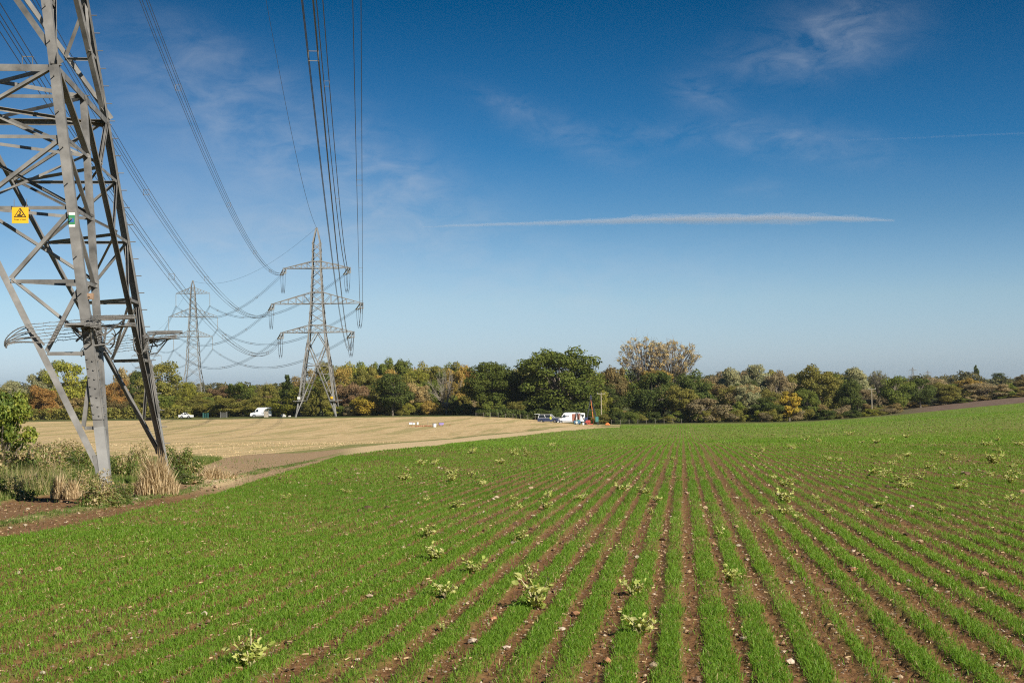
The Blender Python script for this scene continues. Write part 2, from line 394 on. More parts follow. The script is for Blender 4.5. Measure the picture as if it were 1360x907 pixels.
# ------------------------------------------------------------------ crop: blades of young wheat in drilled rows
def leaf_material(name, cols, trans=0.35, rough=.55, hue=0.0):
    """colour picked per blade from the point attribute 'v'"""
    M = bpy.data.materials.new(name); M.use_nodes = True; t = M.node_tree; b = t.nodes['Principled BSDF']
    b.inputs['Roughness'].default_value = rough; b.inputs['Specular IOR Level'].default_value = .25
    c = ramp(t, mk(t, 'ShaderNodeAttribute', attribute_name='v').outputs['Fac'], cols)
    t.links.new(c, b.inputs['Base Color'])
    tr = t.nodes.new('ShaderNodeBsdfTranslucent'); t.links.new(mixc(t, 1.0, c, (1.5, 1.35, .7), 'MULTIPLY'), tr.inputs[0])
    mx = mk(t, 'ShaderNodeMixShader', ins={0: trans}); t.links.new(b.outputs[0], mx.inputs[1]); t.links.new(tr.outputs[0], mx.inputs[2])
    t.links.new(mx.outputs[0], t.nodes['Material Output'].inputs[0])
    return M
MW = leaf_material('wheat', [(0, (.083, .182, .014)), (.35, (.137, .262, .020)), (.7, (.220, .340, .040)), (.92, (.33, .35, .10)), (1, (.48, .40, .19))], .40)
def blades(name, px, py, h, w, v, bend=.5, mat=None, kind='stuff', label=None, cat=None, seg=2):
    n = len(px); th = rng.uniform(0, 2*math.pi, n); bd = rng.uniform(.1, 1, n)*bend; fa = rng.uniform(0, math.pi, n)
    pz = G(px, py)-.01
    dx, dy = np.cos(th)*bd*h, np.sin(th)*bd*h; wx, wy = np.cos(fa)*w/2, np.sin(fa)*w/2
    if seg == 2:
        V = np.empty((n, 5, 3))
        V[:, 0] = np.stack([px-wx, py-wy, pz], -1); V[:, 1] = np.stack([px+wx, py+wy, pz], -1)
        V[:, 2] = np.stack([px+.35*dx+wx*.8, py+.35*dy+wy*.8, pz+h*.62], -1); V[:, 3] = np.stack([px+.35*dx-wx*.8, py+.35*dy-wy*.8, pz+h*.62], -1)
        V[:, 4] = np.stack([px+dx, py+dy, pz+h*(1-.25*bd)], -1)
        b = np.arange(n)[:, None]*5; loops = (b+np.array([[0, 1, 2, 3, 3, 2, 4]])).ravel(); tot = np.tile([4, 3], n); k = 5
    else:
        V = np.empty((n, 3, 3))
        V[:, 0] = np.stack([px-wx, py-wy, pz], -1); V[:, 1] = np.stack([px+wx, py+wy, pz], -1); V[:, 2] = np.stack([px+dx, py+dy, pz+h], -1)
        loops = np.arange(n*3); tot = np.full(n, 3); k = 3
    me = mesh_np(name, V.reshape(-1, 3), loops, tot, {'v': np.repeat(v, k)})
    return me
def scatter(ya, yb, dens, qa=-.42, qb=.42):
    area = (qb-qa)/2*(yb*yb-ya*ya); n = int(area*dens)
    y = np.sqrt(rng.uniform(ya*ya, yb*yb, n)); q = rng.uniform(qa, qb, n); return q*y, y
def crop_points(ya, yb, dens, q=(-.40, .40)):
    x, y = scatter(ya, yb, dens, *q)
    t, kk = row_profile(x, y)
    dense_left = S(-(x/y), -.02, .20)
    hw = (.24+.05*dense_left)*rwid[kk]+.15*(fbm(x*2.4, y*1.6, 3, 8)-.5)
    pat = fbm(x*.9, y*.45, 3, 77)
    dense_left = S(-(x/y), -.02, .20)
    keep = rng.random(len(x)) < np.exp(-(t/hw)**4)*rden[kk]*(.28+1.2*S(pat, .28, .55))+.012+.28*dense_left*S(y, 7, 20)
    keep &= rng.random(len(x)) < 1-.8*np.exp(-((y-62)/13)**2)*np.exp(-((x/y+.085)/.055)**2)*(fbm(x*.55, y*.16, 2, 33) > .47)
    keep &= (y < Ycrop(x/y)*(1+.03*(fbm(x*.7, y*.35, 3, 9)-.5)))
    return x[keep], y[keep]
parts_me = []
for ya, yb, dn, w, h, seg, qm in ((5.0, 7.0, 5000, .0065, .062, 1, .8), (7.0, 12, 7600, .0060, .062, 2, .62), (12, 20, 3600, .008, .062, 2, .55), (20, 36, 1300, .013, .065, 1, .50), (36, 70, 340, .026, .07, 1, .46), (70, 130, 80, .055, .08, 1, .45), (130, 330, 12, .13, .09, 1, .45)):
    x, y = crop_points(ya, yb, dn, (-qm, qm))
    n = len(x)
    big = fbm(x*.15, y*.06, 3, 55)
    v = np.clip(rng.beta(2, 3.2, n)*.75+.35*(big-.45)+.12*S(y, 30, 150), 0, 1); v = np.where(rng.random(n) < .02, 1.0, v)
    hh = h*rng.uniform(.55, 1.25, n)*(.75+.5*vnoise(x*1.7, y*1.7, 4))
    parts_me.append(blades('wheat_seedlings', x, y, hh, w*rng.uniform(.6, 1.3, n), v, 1.15, seg=seg))
    print('crop', ya, n)
def join_np(name, mes, mat):
    Vs = []; Ls = []; Ts = []; vs_ = []; off = 0
    for me in mes:
        a = np.empty(len(me.vertices)*3, np.float32); me.vertices.foreach_get('co', a); Vs.append(a.reshape(-1, 3))
        l = np.empty(len(me.loops), np.int32); me.loops.foreach_get('vertex_index', l); Ls.append(l+off)
        tt = np.empty(len(me.polygons), np.int32); me.polygons.foreach_get('loop_total', tt); Ts.append(tt)
        q = np.empty(len(me.vertices), np.float32); me.attributes['v'].data.foreach_get('value', q); vs_.append(q)
        off += len(me.vertices); bpy.data.meshes.remove(me)
    return part(name, mesh_np(name, np.concatenate(Vs), np.concatenate(Ls), np.concatenate(Ts), {'v': np.concatenate(vs_)}), mat)
o = join_np('wheat_seedlings', parts_me, MW)
tag(o, 'young green wheat seedlings growing in straight drilled rows on brown soil', 'crop', kind='stuff')

# rough grass on the verge and between the wheel ruts
MGr = leaf_material('rough_grass', [(0, (.05, .10, .012)), (.45, (.10, .16, .025)), (.7, (.20, .22, .06)), (.85, (.42, .33, .16)), (1, (.55, .44, .25))], .3)
mes = []
x, y = scatter(15, 60, 900, -.42, -.08); q = x/y
t_ = (y-Ycrop(q))/np.maximum(Ytrack(q)-Ycrop(q), .5)+.16*(fbm(x*.5, y*.25, 3, 21)-.5)
pt_ = .55*np.exp(-((q+.185)/.035)**2)
d_ = np.where(t_ < 0, 0, np.where((t_ > .24) & (t_ < .40), .28, np.where(t_ > 1.1+pt_, 1, .015)))*(y < Yverge(q)*1.05)*(.4+S(fbm(x, y, 3, 5), .3, .6))
d_ = d_*(1-.8*np.exp(-((q+.208)/.03)**2)*np.exp(-((y-36)/8)**2))
k_ = rng.random(len(x)) < d_*np.where(y < 30, 1, .5)
x, y = x[k_], y[k_]; n = len(x); t_ = t_[k_]
up = (t_ > 1.0)
vv = np.clip(rng.beta(2, 3, n)*.7+np.where(up, .35*rng.random(n)+.45*(fbm(x*.5, y*.5, 3, 91)-.4), 0.02), 0, 1)
mes.append(blades('grass', x, y, np.where(up, .13, .06)*rng.uniform(.4, 1.4, n), .014*rng.uniform(.6, 1.3, n)*np.where(y > 30, 1.6, 1), vv, .6, seg=1))
x, y = scatter(22, 36, 260, -.40, -.20); q = x/y
k_ = (y > Ytrack(q)*1.02) & (rng.random(len(x)) < S(fbm(x*.9, y*.9, 3, 17), .38, .6)) & (q < -.215)
x, y = x[k_], y[k_]; n = len(x)
mes.append(blades('grass', x, y, rng.uniform(.18, .62, n), rng.uniform(.008, .016, n), rng.uniform(.35, 1, n), .55, seg=1))
o = join_np('verge_grass', mes, MGr); tag(o, 'rough green and straw grass along the track under the pylon', 'grass', kind='stuff')
# stubble straws
MSt = leaf_material('straw', [(0, (.40, .28, .14)), (.5, (.60, .45, .25)), (.85, (.72, .58, .37)), (1, (.14, .18, .035))], .15, .7)
mes = []
for ya, yb, dn, w, h in ((30, 60, 26, .025, .08), (60, 130, 3, .05, .08)):
    x, y = scatter(ya, yb, dn, -.42, .03); q = x/y
    su = x+.03*y; ok = (y > Yverge(q)) & (y < Ystub(q)) & (rng.random(len(x)) < .35+.65*(np.abs((su/.9) % 1-.5) < .27))
    x, y = x[ok], y[ok]; n = len(x)
    g = fbm((x+.03*y)*.42, y*.02, 3, 12) > .58
    v = np.where(g & (rng.random(n) < .3), 1, rng.uniform(0, .88, n))
    mes.append(blades('straw', x, y, h*rng.uniform(.4, 1.2, n), w*rng.uniform(.6, 1.3, n), v, .8, seg=1))
o = join_np('stubble', mes, MSt); tag(o, 'pale cut straw stubble standing across the harvested field', 'stubble', kind='stuff')

# loose flints and clods between the rows
def rock_mesh(name, pts, size, vcol, mat):
    ico = np.array([(0, 0, 1), (.9, 0, .35), (.28, .85, .35), (-.72, .53, .35), (-.72, -.53, .35), (.28, -.85, .35), (.72, .53, -.4), (-.28, .85, -.4), (-.9, 0, -.4), (-.28, -.85, -.4), (.72, -.53, -.4)])
    fc = np.array([(0, 1, 2), (0, 2, 3), (0, 3, 4), (0, 4, 5), (0, 5, 1), (1, 6, 2), (2, 7, 3), (3, 8, 4), (4, 9, 5), (5, 10, 1), (6, 7, 2), (7, 8, 3), (8, 9, 4), (9, 10, 5), (10, 6, 1)])
    n = len(pts); r = rng.uniform(.6, 1.3, (n, 11, 1)); th = rng.uniform(0, 6.28, n); c, s = np.cos(th), np.sin(th)
    el = rng.uniform(.55, 1, n)
    P = ico[None]*r*size[:, None, None]; P[..., 1] *= el[:, None]; P[..., 2] *= .55
    X2 = P[..., 0]*c[:, None]-P[..., 1]*s[:, None]; Y2 = P[..., 0]*s[:, None]+P[..., 1]*c[:, None]
    V = np.stack([X2, Y2, P[..., 2]], -1)+pts[:, None]
    f = (np.arange(n)[:, None, None]*11+fc[None]).reshape(-1)
    return mesh_np(name, V.reshape(-1, 3), f, np.full(n*15, 3), {'v': np.repeat(vcol, 11)})
MRk = leaf_material('flint', [(0, (.085, .048, .027)), (.35, (.19, .12, .068)), (.5, (.28, .17, .09)), (.75, (.36, .26, .155)), (1, (.44, .37, .27))], 0.0, .8)
pp = []; ss = []; vv = []
for ya, yb, dn, s0 in ((7, 13, 190, .0080), (13, 25, 55, .013), (25, 50, 9, .024)):
    x, y = scatter(ya, yb, dn, -.40, .40)
    t, kk = row_profile(x, y); k_ = (rng.random(len(x)) < .1+.9*S(t, .2, .4)) & (y < Ytrack(x/y)*1.0)
    x, y = x[k_], y[k_]; n = len(x)
    sz = s0*np.exp(rng.normal(0, .5, n)); v = np.where(rng.random(n) < .62, rng.uniform(0, .38, n), rng.uniform(.42, 1, n))
    pp.append(np.stack([x, y, G(x, y)+sz*.2], -1)); ss.append(sz); vv.append(v)
o = part('loose_stones', rock_mesh('loose_stones', np.concatenate(pp), np.concatenate(ss), np.concatenate(vv), MRk), MRk)
tag(o, 'small flints and soil clods lying between the wheat rows', 'stones', kind='stuff')
x, y = scatter(7, 24, 13, -.4, .4); n = len(x); L0 = rng.uniform(.012, .05, n); th = rng.uniform(0, 6.28, n); w0 = .0010+.00007*y
z = G(x, y)+.012; dx, dy = np.cos(th)*L0, np.sin(th)*L0
Vv = np.stack([np.stack([x, y, z], -1), np.stack([x+dx, y+dy, z+rng.uniform(0, .02, n)], -1), np.stack([x+dx-dy*w0/L0*2, y+dy+dx*w0/L0*2, z+.012], -1), np.stack([x-dy*w0/L0*2, y+dx*w0/L0*2, z+.008], -1)], 1).reshape(-1, 3)
o = part('straw_litter', mesh_np('straw_litter', Vv, np.arange(4*n), np.full(n, 4), {'v': np.repeat(rng.uniform(0, .4, n), 4)}), MSt); tag(o, 'bits of old straw lying between the wheat rows', 'straw', kind='stuff')
# the larger flints, each one a thing
mst = material('pale_flint', (.50, .40, .30), .75, var=.25, nscale=30)
mst2 = material('rusty_flint', (.40, .20, .10), .75, var=.25, nscale=30)
for i, (px, py, s, mt, lab) in enumerate([(272, 819, .045, mst, 'whitish flint lying in the grass left of the lowest left weed'), (1133, 758, .05, mst2, 'rusty orange flint in the wide bare wheeling, right foreground'),
        (628, 853, .045, mst, 'pale tan flint in the bare strip at bottom centre, left of two others'), (673, 862, .035, mst, 'small whitish flint lying at bottom centre between two rows'),
        (765, 817, .05, mst2, 'orange flint lying beside a clump of wheat at lower centre'), (807, 881, .05, mst2, 'tan flint lying near the bottom edge right of centre'),
        (1051, 881, .045, mst, 'grey white flint in the brown strip near the bottom right'), (1135, 756, .04, mst, 'pale grey flint beside the rusty orange one in the wheeling'),
        (656, 823, .035, mst2, 'small reddish flint beside a yellow weed at lower centre'), (823, 811, .035, mst2, 'flat orange flint on bare soil left of the brown gap'), (1207, 775, .04, mst, 'buff flint among rows at right foreground'), (1211, 673, .05, mst, 'pinkish white flint lying mid right in a bare strip')]):
    x, y = hit(px, py)
    me = rock_mesh('flint', np.array([[0, 0, 0.]]), np.array([s]), np.array([1.]), mt)
    o = part('flint', me, mt, loc=(x, y, float(G(x, y))+s*.3)); tag(o, lab, 'stone')

# ------------------------------------------------------------------ weeds
MWd = leaf_material('weed_leaf', [(0, (.12, .18, .03)), (.4, (.27, .34, .06)), (.7, (.46, .48, .14)), (1, (.58, .54, .26))], .3)
MWs = material('weed_stem', (.42, .36, .2), .8)
def weed_protos():
    out = []
    for s in range(6):
        R = np.random.default_rng(100+s)
        n = 150 if s % 2 == 0 else 100
        mbv = []; lp = []; tt = []; va = []; st = MB(); off = 0
        for b in range(7):
            a = R.uniform(0, 6.28); ln = R.uniform(.35, 1.0); up = R.uniform(.5, 1.1)
            tip = np.array([math.cos(a)*ln*.6, math.sin(a)*ln*.6, up*ln]); st.tube([(0, 0, -.05), tip*.5+(0, 0, .08), tip], [.03, .02, .012], 4)
            for l in range(n//7):
                f = R.uniform(.15, 1.05); c = tip*f+R.normal(0, .07, 3); c[2] = max(c[2], .06)
                d = R.normal(0, 1, 3); d[2] = abs(d[2])*.5; d += np.array([math.cos(a), math.sin(a), .2])*.6; d /= np.linalg.norm(d)
                u = np.cross(d, R.normal(0, 1, 3)); u /= np.linalg.norm(u); nn = np.cross(d, u)
                L_ = R.uniform(.10, .27); W_ = L_*R.uniform(.2, .42); cu = R.uniform(-.15, .25)*L_
                P = [c, c+d*L_*.3+u*W_*.9+nn*cu*.4, c+d*L_*.7+u*W_*.8+nn*cu, c+d*L_+nn*cu*.3, c+d*L_*.7-u*W_*.8+nn*cu, c+d*L_*.3-u*W_*.9+nn*cu*.4, c+d*L_*.5-nn*.02]
                mbv.append(np.array(P)); lp.append(np.array([0, 1, 6, 1, 2, 6, 2, 3, 6, 3, 4, 6, 4, 5, 6, 5, 0, 6])+off); tt.append(np.full(6, 3)); off += 7
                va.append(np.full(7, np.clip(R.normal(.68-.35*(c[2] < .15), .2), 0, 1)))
        me = mesh_np('leaves', np.concatenate(mbv), np.concatenate(lp), np.concatenate(tt), {'v': np.concatenate(va)})
        out.append((me, st.mesh('stem')))
    return out
WP = weed_protos()
def weed(px, py, hpx, lab, k, group=None, wide=1.0):
    x, y = hit(px, py); s = hpx/F*y
    e = empty('weed', lab, 'weed', (x, y, float(G(x, y))), rng.uniform(0, 6.28), group, (s*wide, s*wide, s))
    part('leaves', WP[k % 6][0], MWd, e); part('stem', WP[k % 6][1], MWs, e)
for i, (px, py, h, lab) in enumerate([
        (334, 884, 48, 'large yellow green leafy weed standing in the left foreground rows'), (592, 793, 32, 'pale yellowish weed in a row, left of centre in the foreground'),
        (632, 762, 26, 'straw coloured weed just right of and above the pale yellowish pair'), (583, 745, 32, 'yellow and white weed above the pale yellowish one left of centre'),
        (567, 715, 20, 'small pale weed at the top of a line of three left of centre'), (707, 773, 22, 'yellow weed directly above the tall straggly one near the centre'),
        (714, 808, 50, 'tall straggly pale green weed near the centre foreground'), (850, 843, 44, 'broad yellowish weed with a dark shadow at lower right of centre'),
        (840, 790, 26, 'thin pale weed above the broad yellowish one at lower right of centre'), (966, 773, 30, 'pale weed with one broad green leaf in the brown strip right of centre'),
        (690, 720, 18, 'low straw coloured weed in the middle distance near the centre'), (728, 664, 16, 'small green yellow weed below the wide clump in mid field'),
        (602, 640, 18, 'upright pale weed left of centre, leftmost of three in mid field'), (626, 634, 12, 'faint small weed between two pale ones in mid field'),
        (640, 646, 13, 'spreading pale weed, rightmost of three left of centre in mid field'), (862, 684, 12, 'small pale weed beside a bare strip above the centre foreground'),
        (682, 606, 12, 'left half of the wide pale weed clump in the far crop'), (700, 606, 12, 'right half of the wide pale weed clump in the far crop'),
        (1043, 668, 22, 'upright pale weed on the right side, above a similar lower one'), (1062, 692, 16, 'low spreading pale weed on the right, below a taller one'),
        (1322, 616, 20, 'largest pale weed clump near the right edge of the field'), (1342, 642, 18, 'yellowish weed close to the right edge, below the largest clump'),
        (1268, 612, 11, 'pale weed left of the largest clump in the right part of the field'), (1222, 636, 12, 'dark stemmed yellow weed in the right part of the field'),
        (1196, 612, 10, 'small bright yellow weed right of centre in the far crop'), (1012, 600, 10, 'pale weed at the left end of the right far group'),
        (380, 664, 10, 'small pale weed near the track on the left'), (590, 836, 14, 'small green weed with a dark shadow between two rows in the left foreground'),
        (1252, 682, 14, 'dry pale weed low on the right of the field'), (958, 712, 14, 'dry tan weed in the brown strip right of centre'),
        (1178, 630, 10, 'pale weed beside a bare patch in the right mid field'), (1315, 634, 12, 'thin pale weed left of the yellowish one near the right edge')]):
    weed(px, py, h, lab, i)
R2 = random.Random(8)
for i in range(68):
    if i < 50: px = 985+375*R2.random()**.8; py = 578+R2.random()**1.3*110
    else: px = R2.uniform(430, 900); py = R2.uniform(592, 680)
    sz = (4+R2.random()*6)*(.6+(py-560)/90)
    weed(px, py, min(sz, 13), 'small pale dry weed among many scattered through the wheat', i, 'small pale weeds scattered through the far crop', 1.5)

# ------------------------------------------------------------------ pylons
MSteelL = material('new_galvanised_steel', (.27, .265, .25), .55, var=.12, nscale=3, spec=.4)
MSteel = material('galvanised_steel', (.172, .165, .152), .6, metal=.0, var=.32, nscale=2.2, spec=.4)
MSteelF = material('weathered_steel', (.20, .195, .18), .7, var=.12, nscale=.4)
MWire = material('aluminium_cable', (.055, .058, .062), .6, var=.05)
MGlass = material('insulator_glass', (.26, .27, .26), .35, var=.1, nscale=5, spec=.6)
MYel = material('warning_yellow', (.72, .40, .02), .5, var=.06)
MBlk = material('black_paint', (.02, .02, .02), .6)
MWht = material('white_plate', (.75, .75, .7), .5, var=.05)
MGrn = material('green_plate', (.05, .22, .10), .5, var=.05)
MBlu = material('blue_print', (.04, .14, .35), .5, var=.05)

PHI = 0.1111
PY1 = dict(h=[0, .89, 2.22, 3.53, 4.88, 6.21, 7.55])
def wprof(pts):
    hs, ws = zip(*pts); return lambda h: np.interp(h, hs, ws)
def corner(c, w): return np.array([(1, -1), (1, 1), (-1, 1), (-1, -1)][c])*w/2
def near_pylon():
    wf = wprof([(0, 7.7), (7.55, 5.54), (14.2, 3.62), (26, 3.0), (34.5, 2.45), (43.5, 1.8), (47, 1.3), (50.6, .25)])
    root = empty('pylon', 'large grey lattice pylon close by at the left edge with a yellow warning sign', 'pylon', (-11.378, 28.556, .09), PHI)
    def C(c, h): w = wf(h); a = corner(c, w); return np.array([a[0], a[1], h])
    cs = [(1, -1), (1, 1), (-1, 1), (-1, -1)]
    hs = PY1['h']
    # legs
    lv = [-1.2]+hs+[14.2, 26, 34.5, 43.5, 47, 50.6]
    for c in range(4):
        mb = MB(); stub = MB(); sx, sy = cs[c]
        for a, b in zip(lv[:-1], lv[1:]):
            w = .175 if b <= 8 else (.17 if b < 27 else .13)
            pa = C(c, max(a, 0)) if a >= 0 else C(c, 0)+(C(c, 0)-C(c, 1))*1.2
            if b <= .95: sb0 = stub
            else: sb0 = mb
            sb0.ang(pa, C(c, b), w, .022, (-sx, 0, 0), (0, -sy, 0))
        leg = part('leg', mb, MSteel, root); part('foot_section', stub, MSteelL, leg)
        # splice plates with bolt rows, and step bolts
        sb = MB()
        d = C(c, 3)-C(c, 0); d /= np.linalg.norm(d)
        for side in (0, 1):
            inn = np.array((-sx, 0, 0.)) if side == 0 else np.array((0, -sy, 0.)); out = np.array((0, sy, 0.)) if side == 0 else np.array((sx, 0, 0.))
            p = C(c, 1.0)+inn*.088+out*.012; q = C(c, 2.2)+inn*.088+out*.012
            Rm = np.stack([inn, out, d], 1); mid = (p+q)/2
            sb.box(mid, (.168, .018, 1.2), Rm)
            for k in range(7):
                for o_ in (-.045, .045):
                    b0 = p+(q-p)*((k+.5+(.2 if o_ > 0 else 0))/7.4)+inn*o_
                    sb.cyl(b0+out*.006, b0+out*.035, .017, 6)
        part('splice_plate', sb, MSteel, root)
        st = MB(); hh = 2.6 if c in (0,) else .3
        while hh < 46:
            o = C(c, hh)
            if c == 0: b0 = o+np.array((-sx*.10, 0, 0)); st.cyl(b0, b0+np.array((0, sy*.13, 0.0)), .011, 5); st.cyl(b0+np.array((0, sy*.12, 0)), b0+np.array((0, sy*.14, 0)), .02, 6)
            elif c == 1: b0 = o+np.array((0, -sy*.08, 0)); st.cyl(b0, b0+np.array((sx*.13, 0, 0)), .011, 5)
            hh += .38 if c == 1 else .675
        if c < 2: part('step_bolts', st, MSteel, root)
    # base panel bracing, face by face
    H = hs[-1]
    def diag(c, cn, h):   # point on the main diagonal of face c-cn rising from corner c to the middle of the top beam
        t = h/H; top = (C(c, H)+C(cn, H))/2; return C(c, 0)*(1-t)+top*t
    for f in range(4):
        a, b = f, (f+1) % 4
        na = np.append(corner(a, 2)+corner(b, 2), 0)/2; na /= np.linalg.norm(na)   # outward normal
        mb = MB(); red = MB()
        off = na*0.012
        for c, o in ((a, b), (b, a)):
            inn = (C(o, 0)-C(c, 0)); inn /= np.linalg.norm(inn)
            mb.ang(C(c, 0)+inn*.06-na*.03, diag(c, o, H)-na*.03, .115, .014, inn*.8+np.array((0, 0, .6)), -na)
            gs = (C(c, 0)+C(c, .5))/2+inn*.2-na*.02; mb.add([C(c, .05)+inn*.1-na*.01, C(c, .05)+inn*.24-na*.01, C(c, .38)+inn*.26-na*.01, C(c, .38)+inn*.1-na*.01], [(0, 1, 2, 3)])
            for i in range(1, 6):
                L_, D_ = C(c, hs[i]), diag(c, o, hs[i])
                red.ang(L_-na*.035-inn*.0, D_-na*.035, .065, .009, (0, 0, -1), -na)
                red.ang(D_-na*.045, C(c, hs[i+1])-na*.045, .07, .009, inn, -na) if i > 1 or True else None
        A_, B_ = C(a, H), C(b, H)
        mb.ang(A_-na*.02, B_-na*.02, .13, .014, (0, 0, -1), -na)
        part('bracing', mb, MSteel, root); part('bracing', red, MSteel, root)
    hip = MB()
    for c in range(4):
        n1, n2 = (c+1) % 4, (c-1) % 4
        for i in range(1, 6):
            hip.ang(diag(c, n1, hs[i]), diag(c, n2, hs[i]), .06, .008, (0, 0, -1), -np.append(corner(c, 1), 0))
            if i in (2, 3, 4): hip.ang(diag(c, n1, hs[i]), diag(c, n2, hs[i+1]), .055, .008, (0, 0, 1), -np.append(corner(c, 1), 0))
    mids = [(C(c, H)+C((c+1) % 4, H))/2 for c in range(4)]
    for c in range(4): hip.ang(mids[c], mids[(c+1) % 4], .08, .01, (0, 0, -1), (0, 1, .01))
    hip.ang(C(0, H), C(2, H), .08, .01, (0, 0, -1), (1, 0, 0)); hip.ang(C(1, H)-np.array((0, 0, .1)), C(3, H)-np.array((0, 0, .1)), .08, .01, (0, 0, -1), (1, 0, 0))
    for c in range(4):
        n1, n2 = (c+1) % 4, (c-1) % 4
        for n_ in (n1, n2):
            hip.ang(diag(c, n_, hs[5]), mids[(c+2) % 4]*.0+(mids[c]+mids[(c+2) % 4])/2, .055, .008, (0, 0, 1), (0, 1, 0)); hip.ang(diag(c, n_, hs[5]), C(c, H), .05, .008, (0, 0, 1), -np.append(corner(c, 1), 0))
            hip.ang(diag(c, n_, hs[4]), diag(c, n2 if n_ == n1 else n1, hs[5]), .05, .008, (0, 0, 1), -np.append(corner(c, 1), 0))
    hip.ang(mids[0], mids[2], .07, .01, (0, 0, -1), (0, 1, .01)); hip.ang(mids[1], mids[3], .07, .01, (0, 0, -1), (1, 0, .01))
    part('hip_bracing', hip, MSteel, root)
    # second panel and the body above
    up = MB()
    H2 = 14.2
    for f in range(4):
        a, b = f, (f+1) % 4; na = np.append(corner(a, 2)+corner(b, 2), 0); na /= np.linalg.norm(na)
        up.ang(C(a, H)-na*.02, C(b, H2)-na*.02, .11, .012, (0, 0, 1), -na); up.ang(C(b, H)-na*.05, C(a, H2)-na*.05, .11, .012, (0, 0, 1), -na)
        wa, wb = wf(H), wf(H2); tm = wa/(wa+wb)
        X0 = C(a, H)*(1-tm)+C(b, H2)*tm
        for c, o in ((a, b), (b, a)):
            for k in (1, 2):
                h_ = H+(H2-H)*tm*k/3; hL = H+(H2-H)*k/3*tm
                D_ = C(c, H)*(1-tm*k/3)+C(o, H2)*tm*k/3
                up.ang(C(c, hL)-na*.03, D_-na*.03, .06, .008, (0, 0, -1), -na)
                up.ang(C(c, H+(H2-H)*tm*(k+1)/3)-na*.03, D_-na*.03, .06, .008, (0, 0, -1), -na)
        up.ang(C(a, H2), C(b, H2), .1, .012, (0, 0, -1), -na)
        lv2 = [14.2, 17.8, 20.8, 23.6, 26, 28.2, 30.4, 32.5, 34.5, 36.8, 39.1, 41.4, 43.5, 45.2, 47]
        for p, q in zip(lv2[:-1], lv2[1:]):
            up.bar(C(a, p), C(b, q), .07); up.bar(C(b, p)-na*.08, C(a, q)-na*.08, .07)
        for p in (26, 33.2, 41.6, 27.9, 35.3, 43.3): up.bar(C(a, p), C(b, p), .09)
    part('body_bracing', up, MSteel, root)
    strings(root, [(26, 6.2, 1.9), (33.2, 8.2, 2.1), (41.6, 5.6, 1.7)], wf, MSteel, True)
    # anti-climbing guards: looped frames wound with barbed wire
    def loop(mb, p, dirv, side, L_, W_, tilt=0.0, r=.013):
        dirv = np.array(dirv, float); dirv /= np.linalg.norm(dirv); side = np.array(side, float)
        for k, (wk, zk) in enumerate(((1, 0), (.55, .06), (1, .11))):
            pts = []
            for i in range(25):
                t = math.pi*i/24
                pts.append(np.array(p)+dirv*L_*math.sin(t)**.8+side*W_*wk*math.cos(t)+np.array((0, 0, zk+tilt*math.sin(t))))
            mb.tube(pts, r*(1.0 if k != 1 else .6), 5)
            for i in range(1, 24):
                q = pts[i]; v1 = np.array(rng.normal(0, 1, 3)); v1 /= np.linalg.norm(v1); mb.bar(q-v1*.035, q+v1*.035, .006)
    def barbs(mb, pts, step=1, sz=.026):
        for q in pts[1:-1:step]:
            v1 = rng.normal(0, 1, 3); v1 /= np.linalg.norm(v1); mb.bar(q-v1*sz, q+v1*sz, .005)
    def strip(mb, p, dv, L_, drop=.0, wdt=.16):
        # two outstretched arms that meet at the tip, wound with close barbed strands
        dv = np.array(dv, float); dv /= np.linalg.norm(dv); sd = np.array((-dv[1], dv[0], 0)); p = np.array(p, float)
        for sg_ in (-1, 1):
            for zk in (0, .035, .07):
                t = np.linspace(0, 1, 16)[:, None]
                P = p+dv*L_*t+sd*sg_*wdt*np.sin(np.pi*np.clip(t*.85+.15, 0, 1))+np.array((0, 0, 1.))*(zk*(1-.3*t)+drop*t)
                mb.tube(P, .010, 5); barbs(mb, P, 1, .022)
        mb.box(p+dv*L_*.5+np.array((0, 0, drop*.5+.03)), (abs(dv[0])*L_+.03, abs(dv[1])*L_+.03, .012))
        st_ = np.array([p+np.array((0, 0, -.28)), p+dv*L_*.35+np.array((0, 0, -.24)), p+dv*L_*.7+np.array((0, 0, -.05+drop))]); mb.tube(st_, .014, 5)
    g = 2.62
    for c in range(4):
        mb = MB(); sx, sy = cs[c]; L0 = C(c, g)
        strip(mb, L0+np.array((0, 0, .16)), (sx, .05*sy, 0), .78, .03); strip(mb, L0+np.array((0, 0, -.02)), (sx*.9, -sy*.6, 0), .85, .10); strip(mb, L0+np.array((0, 0, .04)), (-sx*.6, sy*.8, 0), .62, -.02)
        strip(mb, L0+np.array((0, 0, .0)), (.15*sx, sy, 0), .6, .02)
        mb.bar(L0+np.array((-sx*.05, sy*.05, .2)), L0+np.array((sx*.22, sy*.05, -.12)), .03); mb.bar(L0+np.array((sx*.2, sy*.06, .2)), L0+np.array((-sx*.25, sy*.12, -.22)), .035)
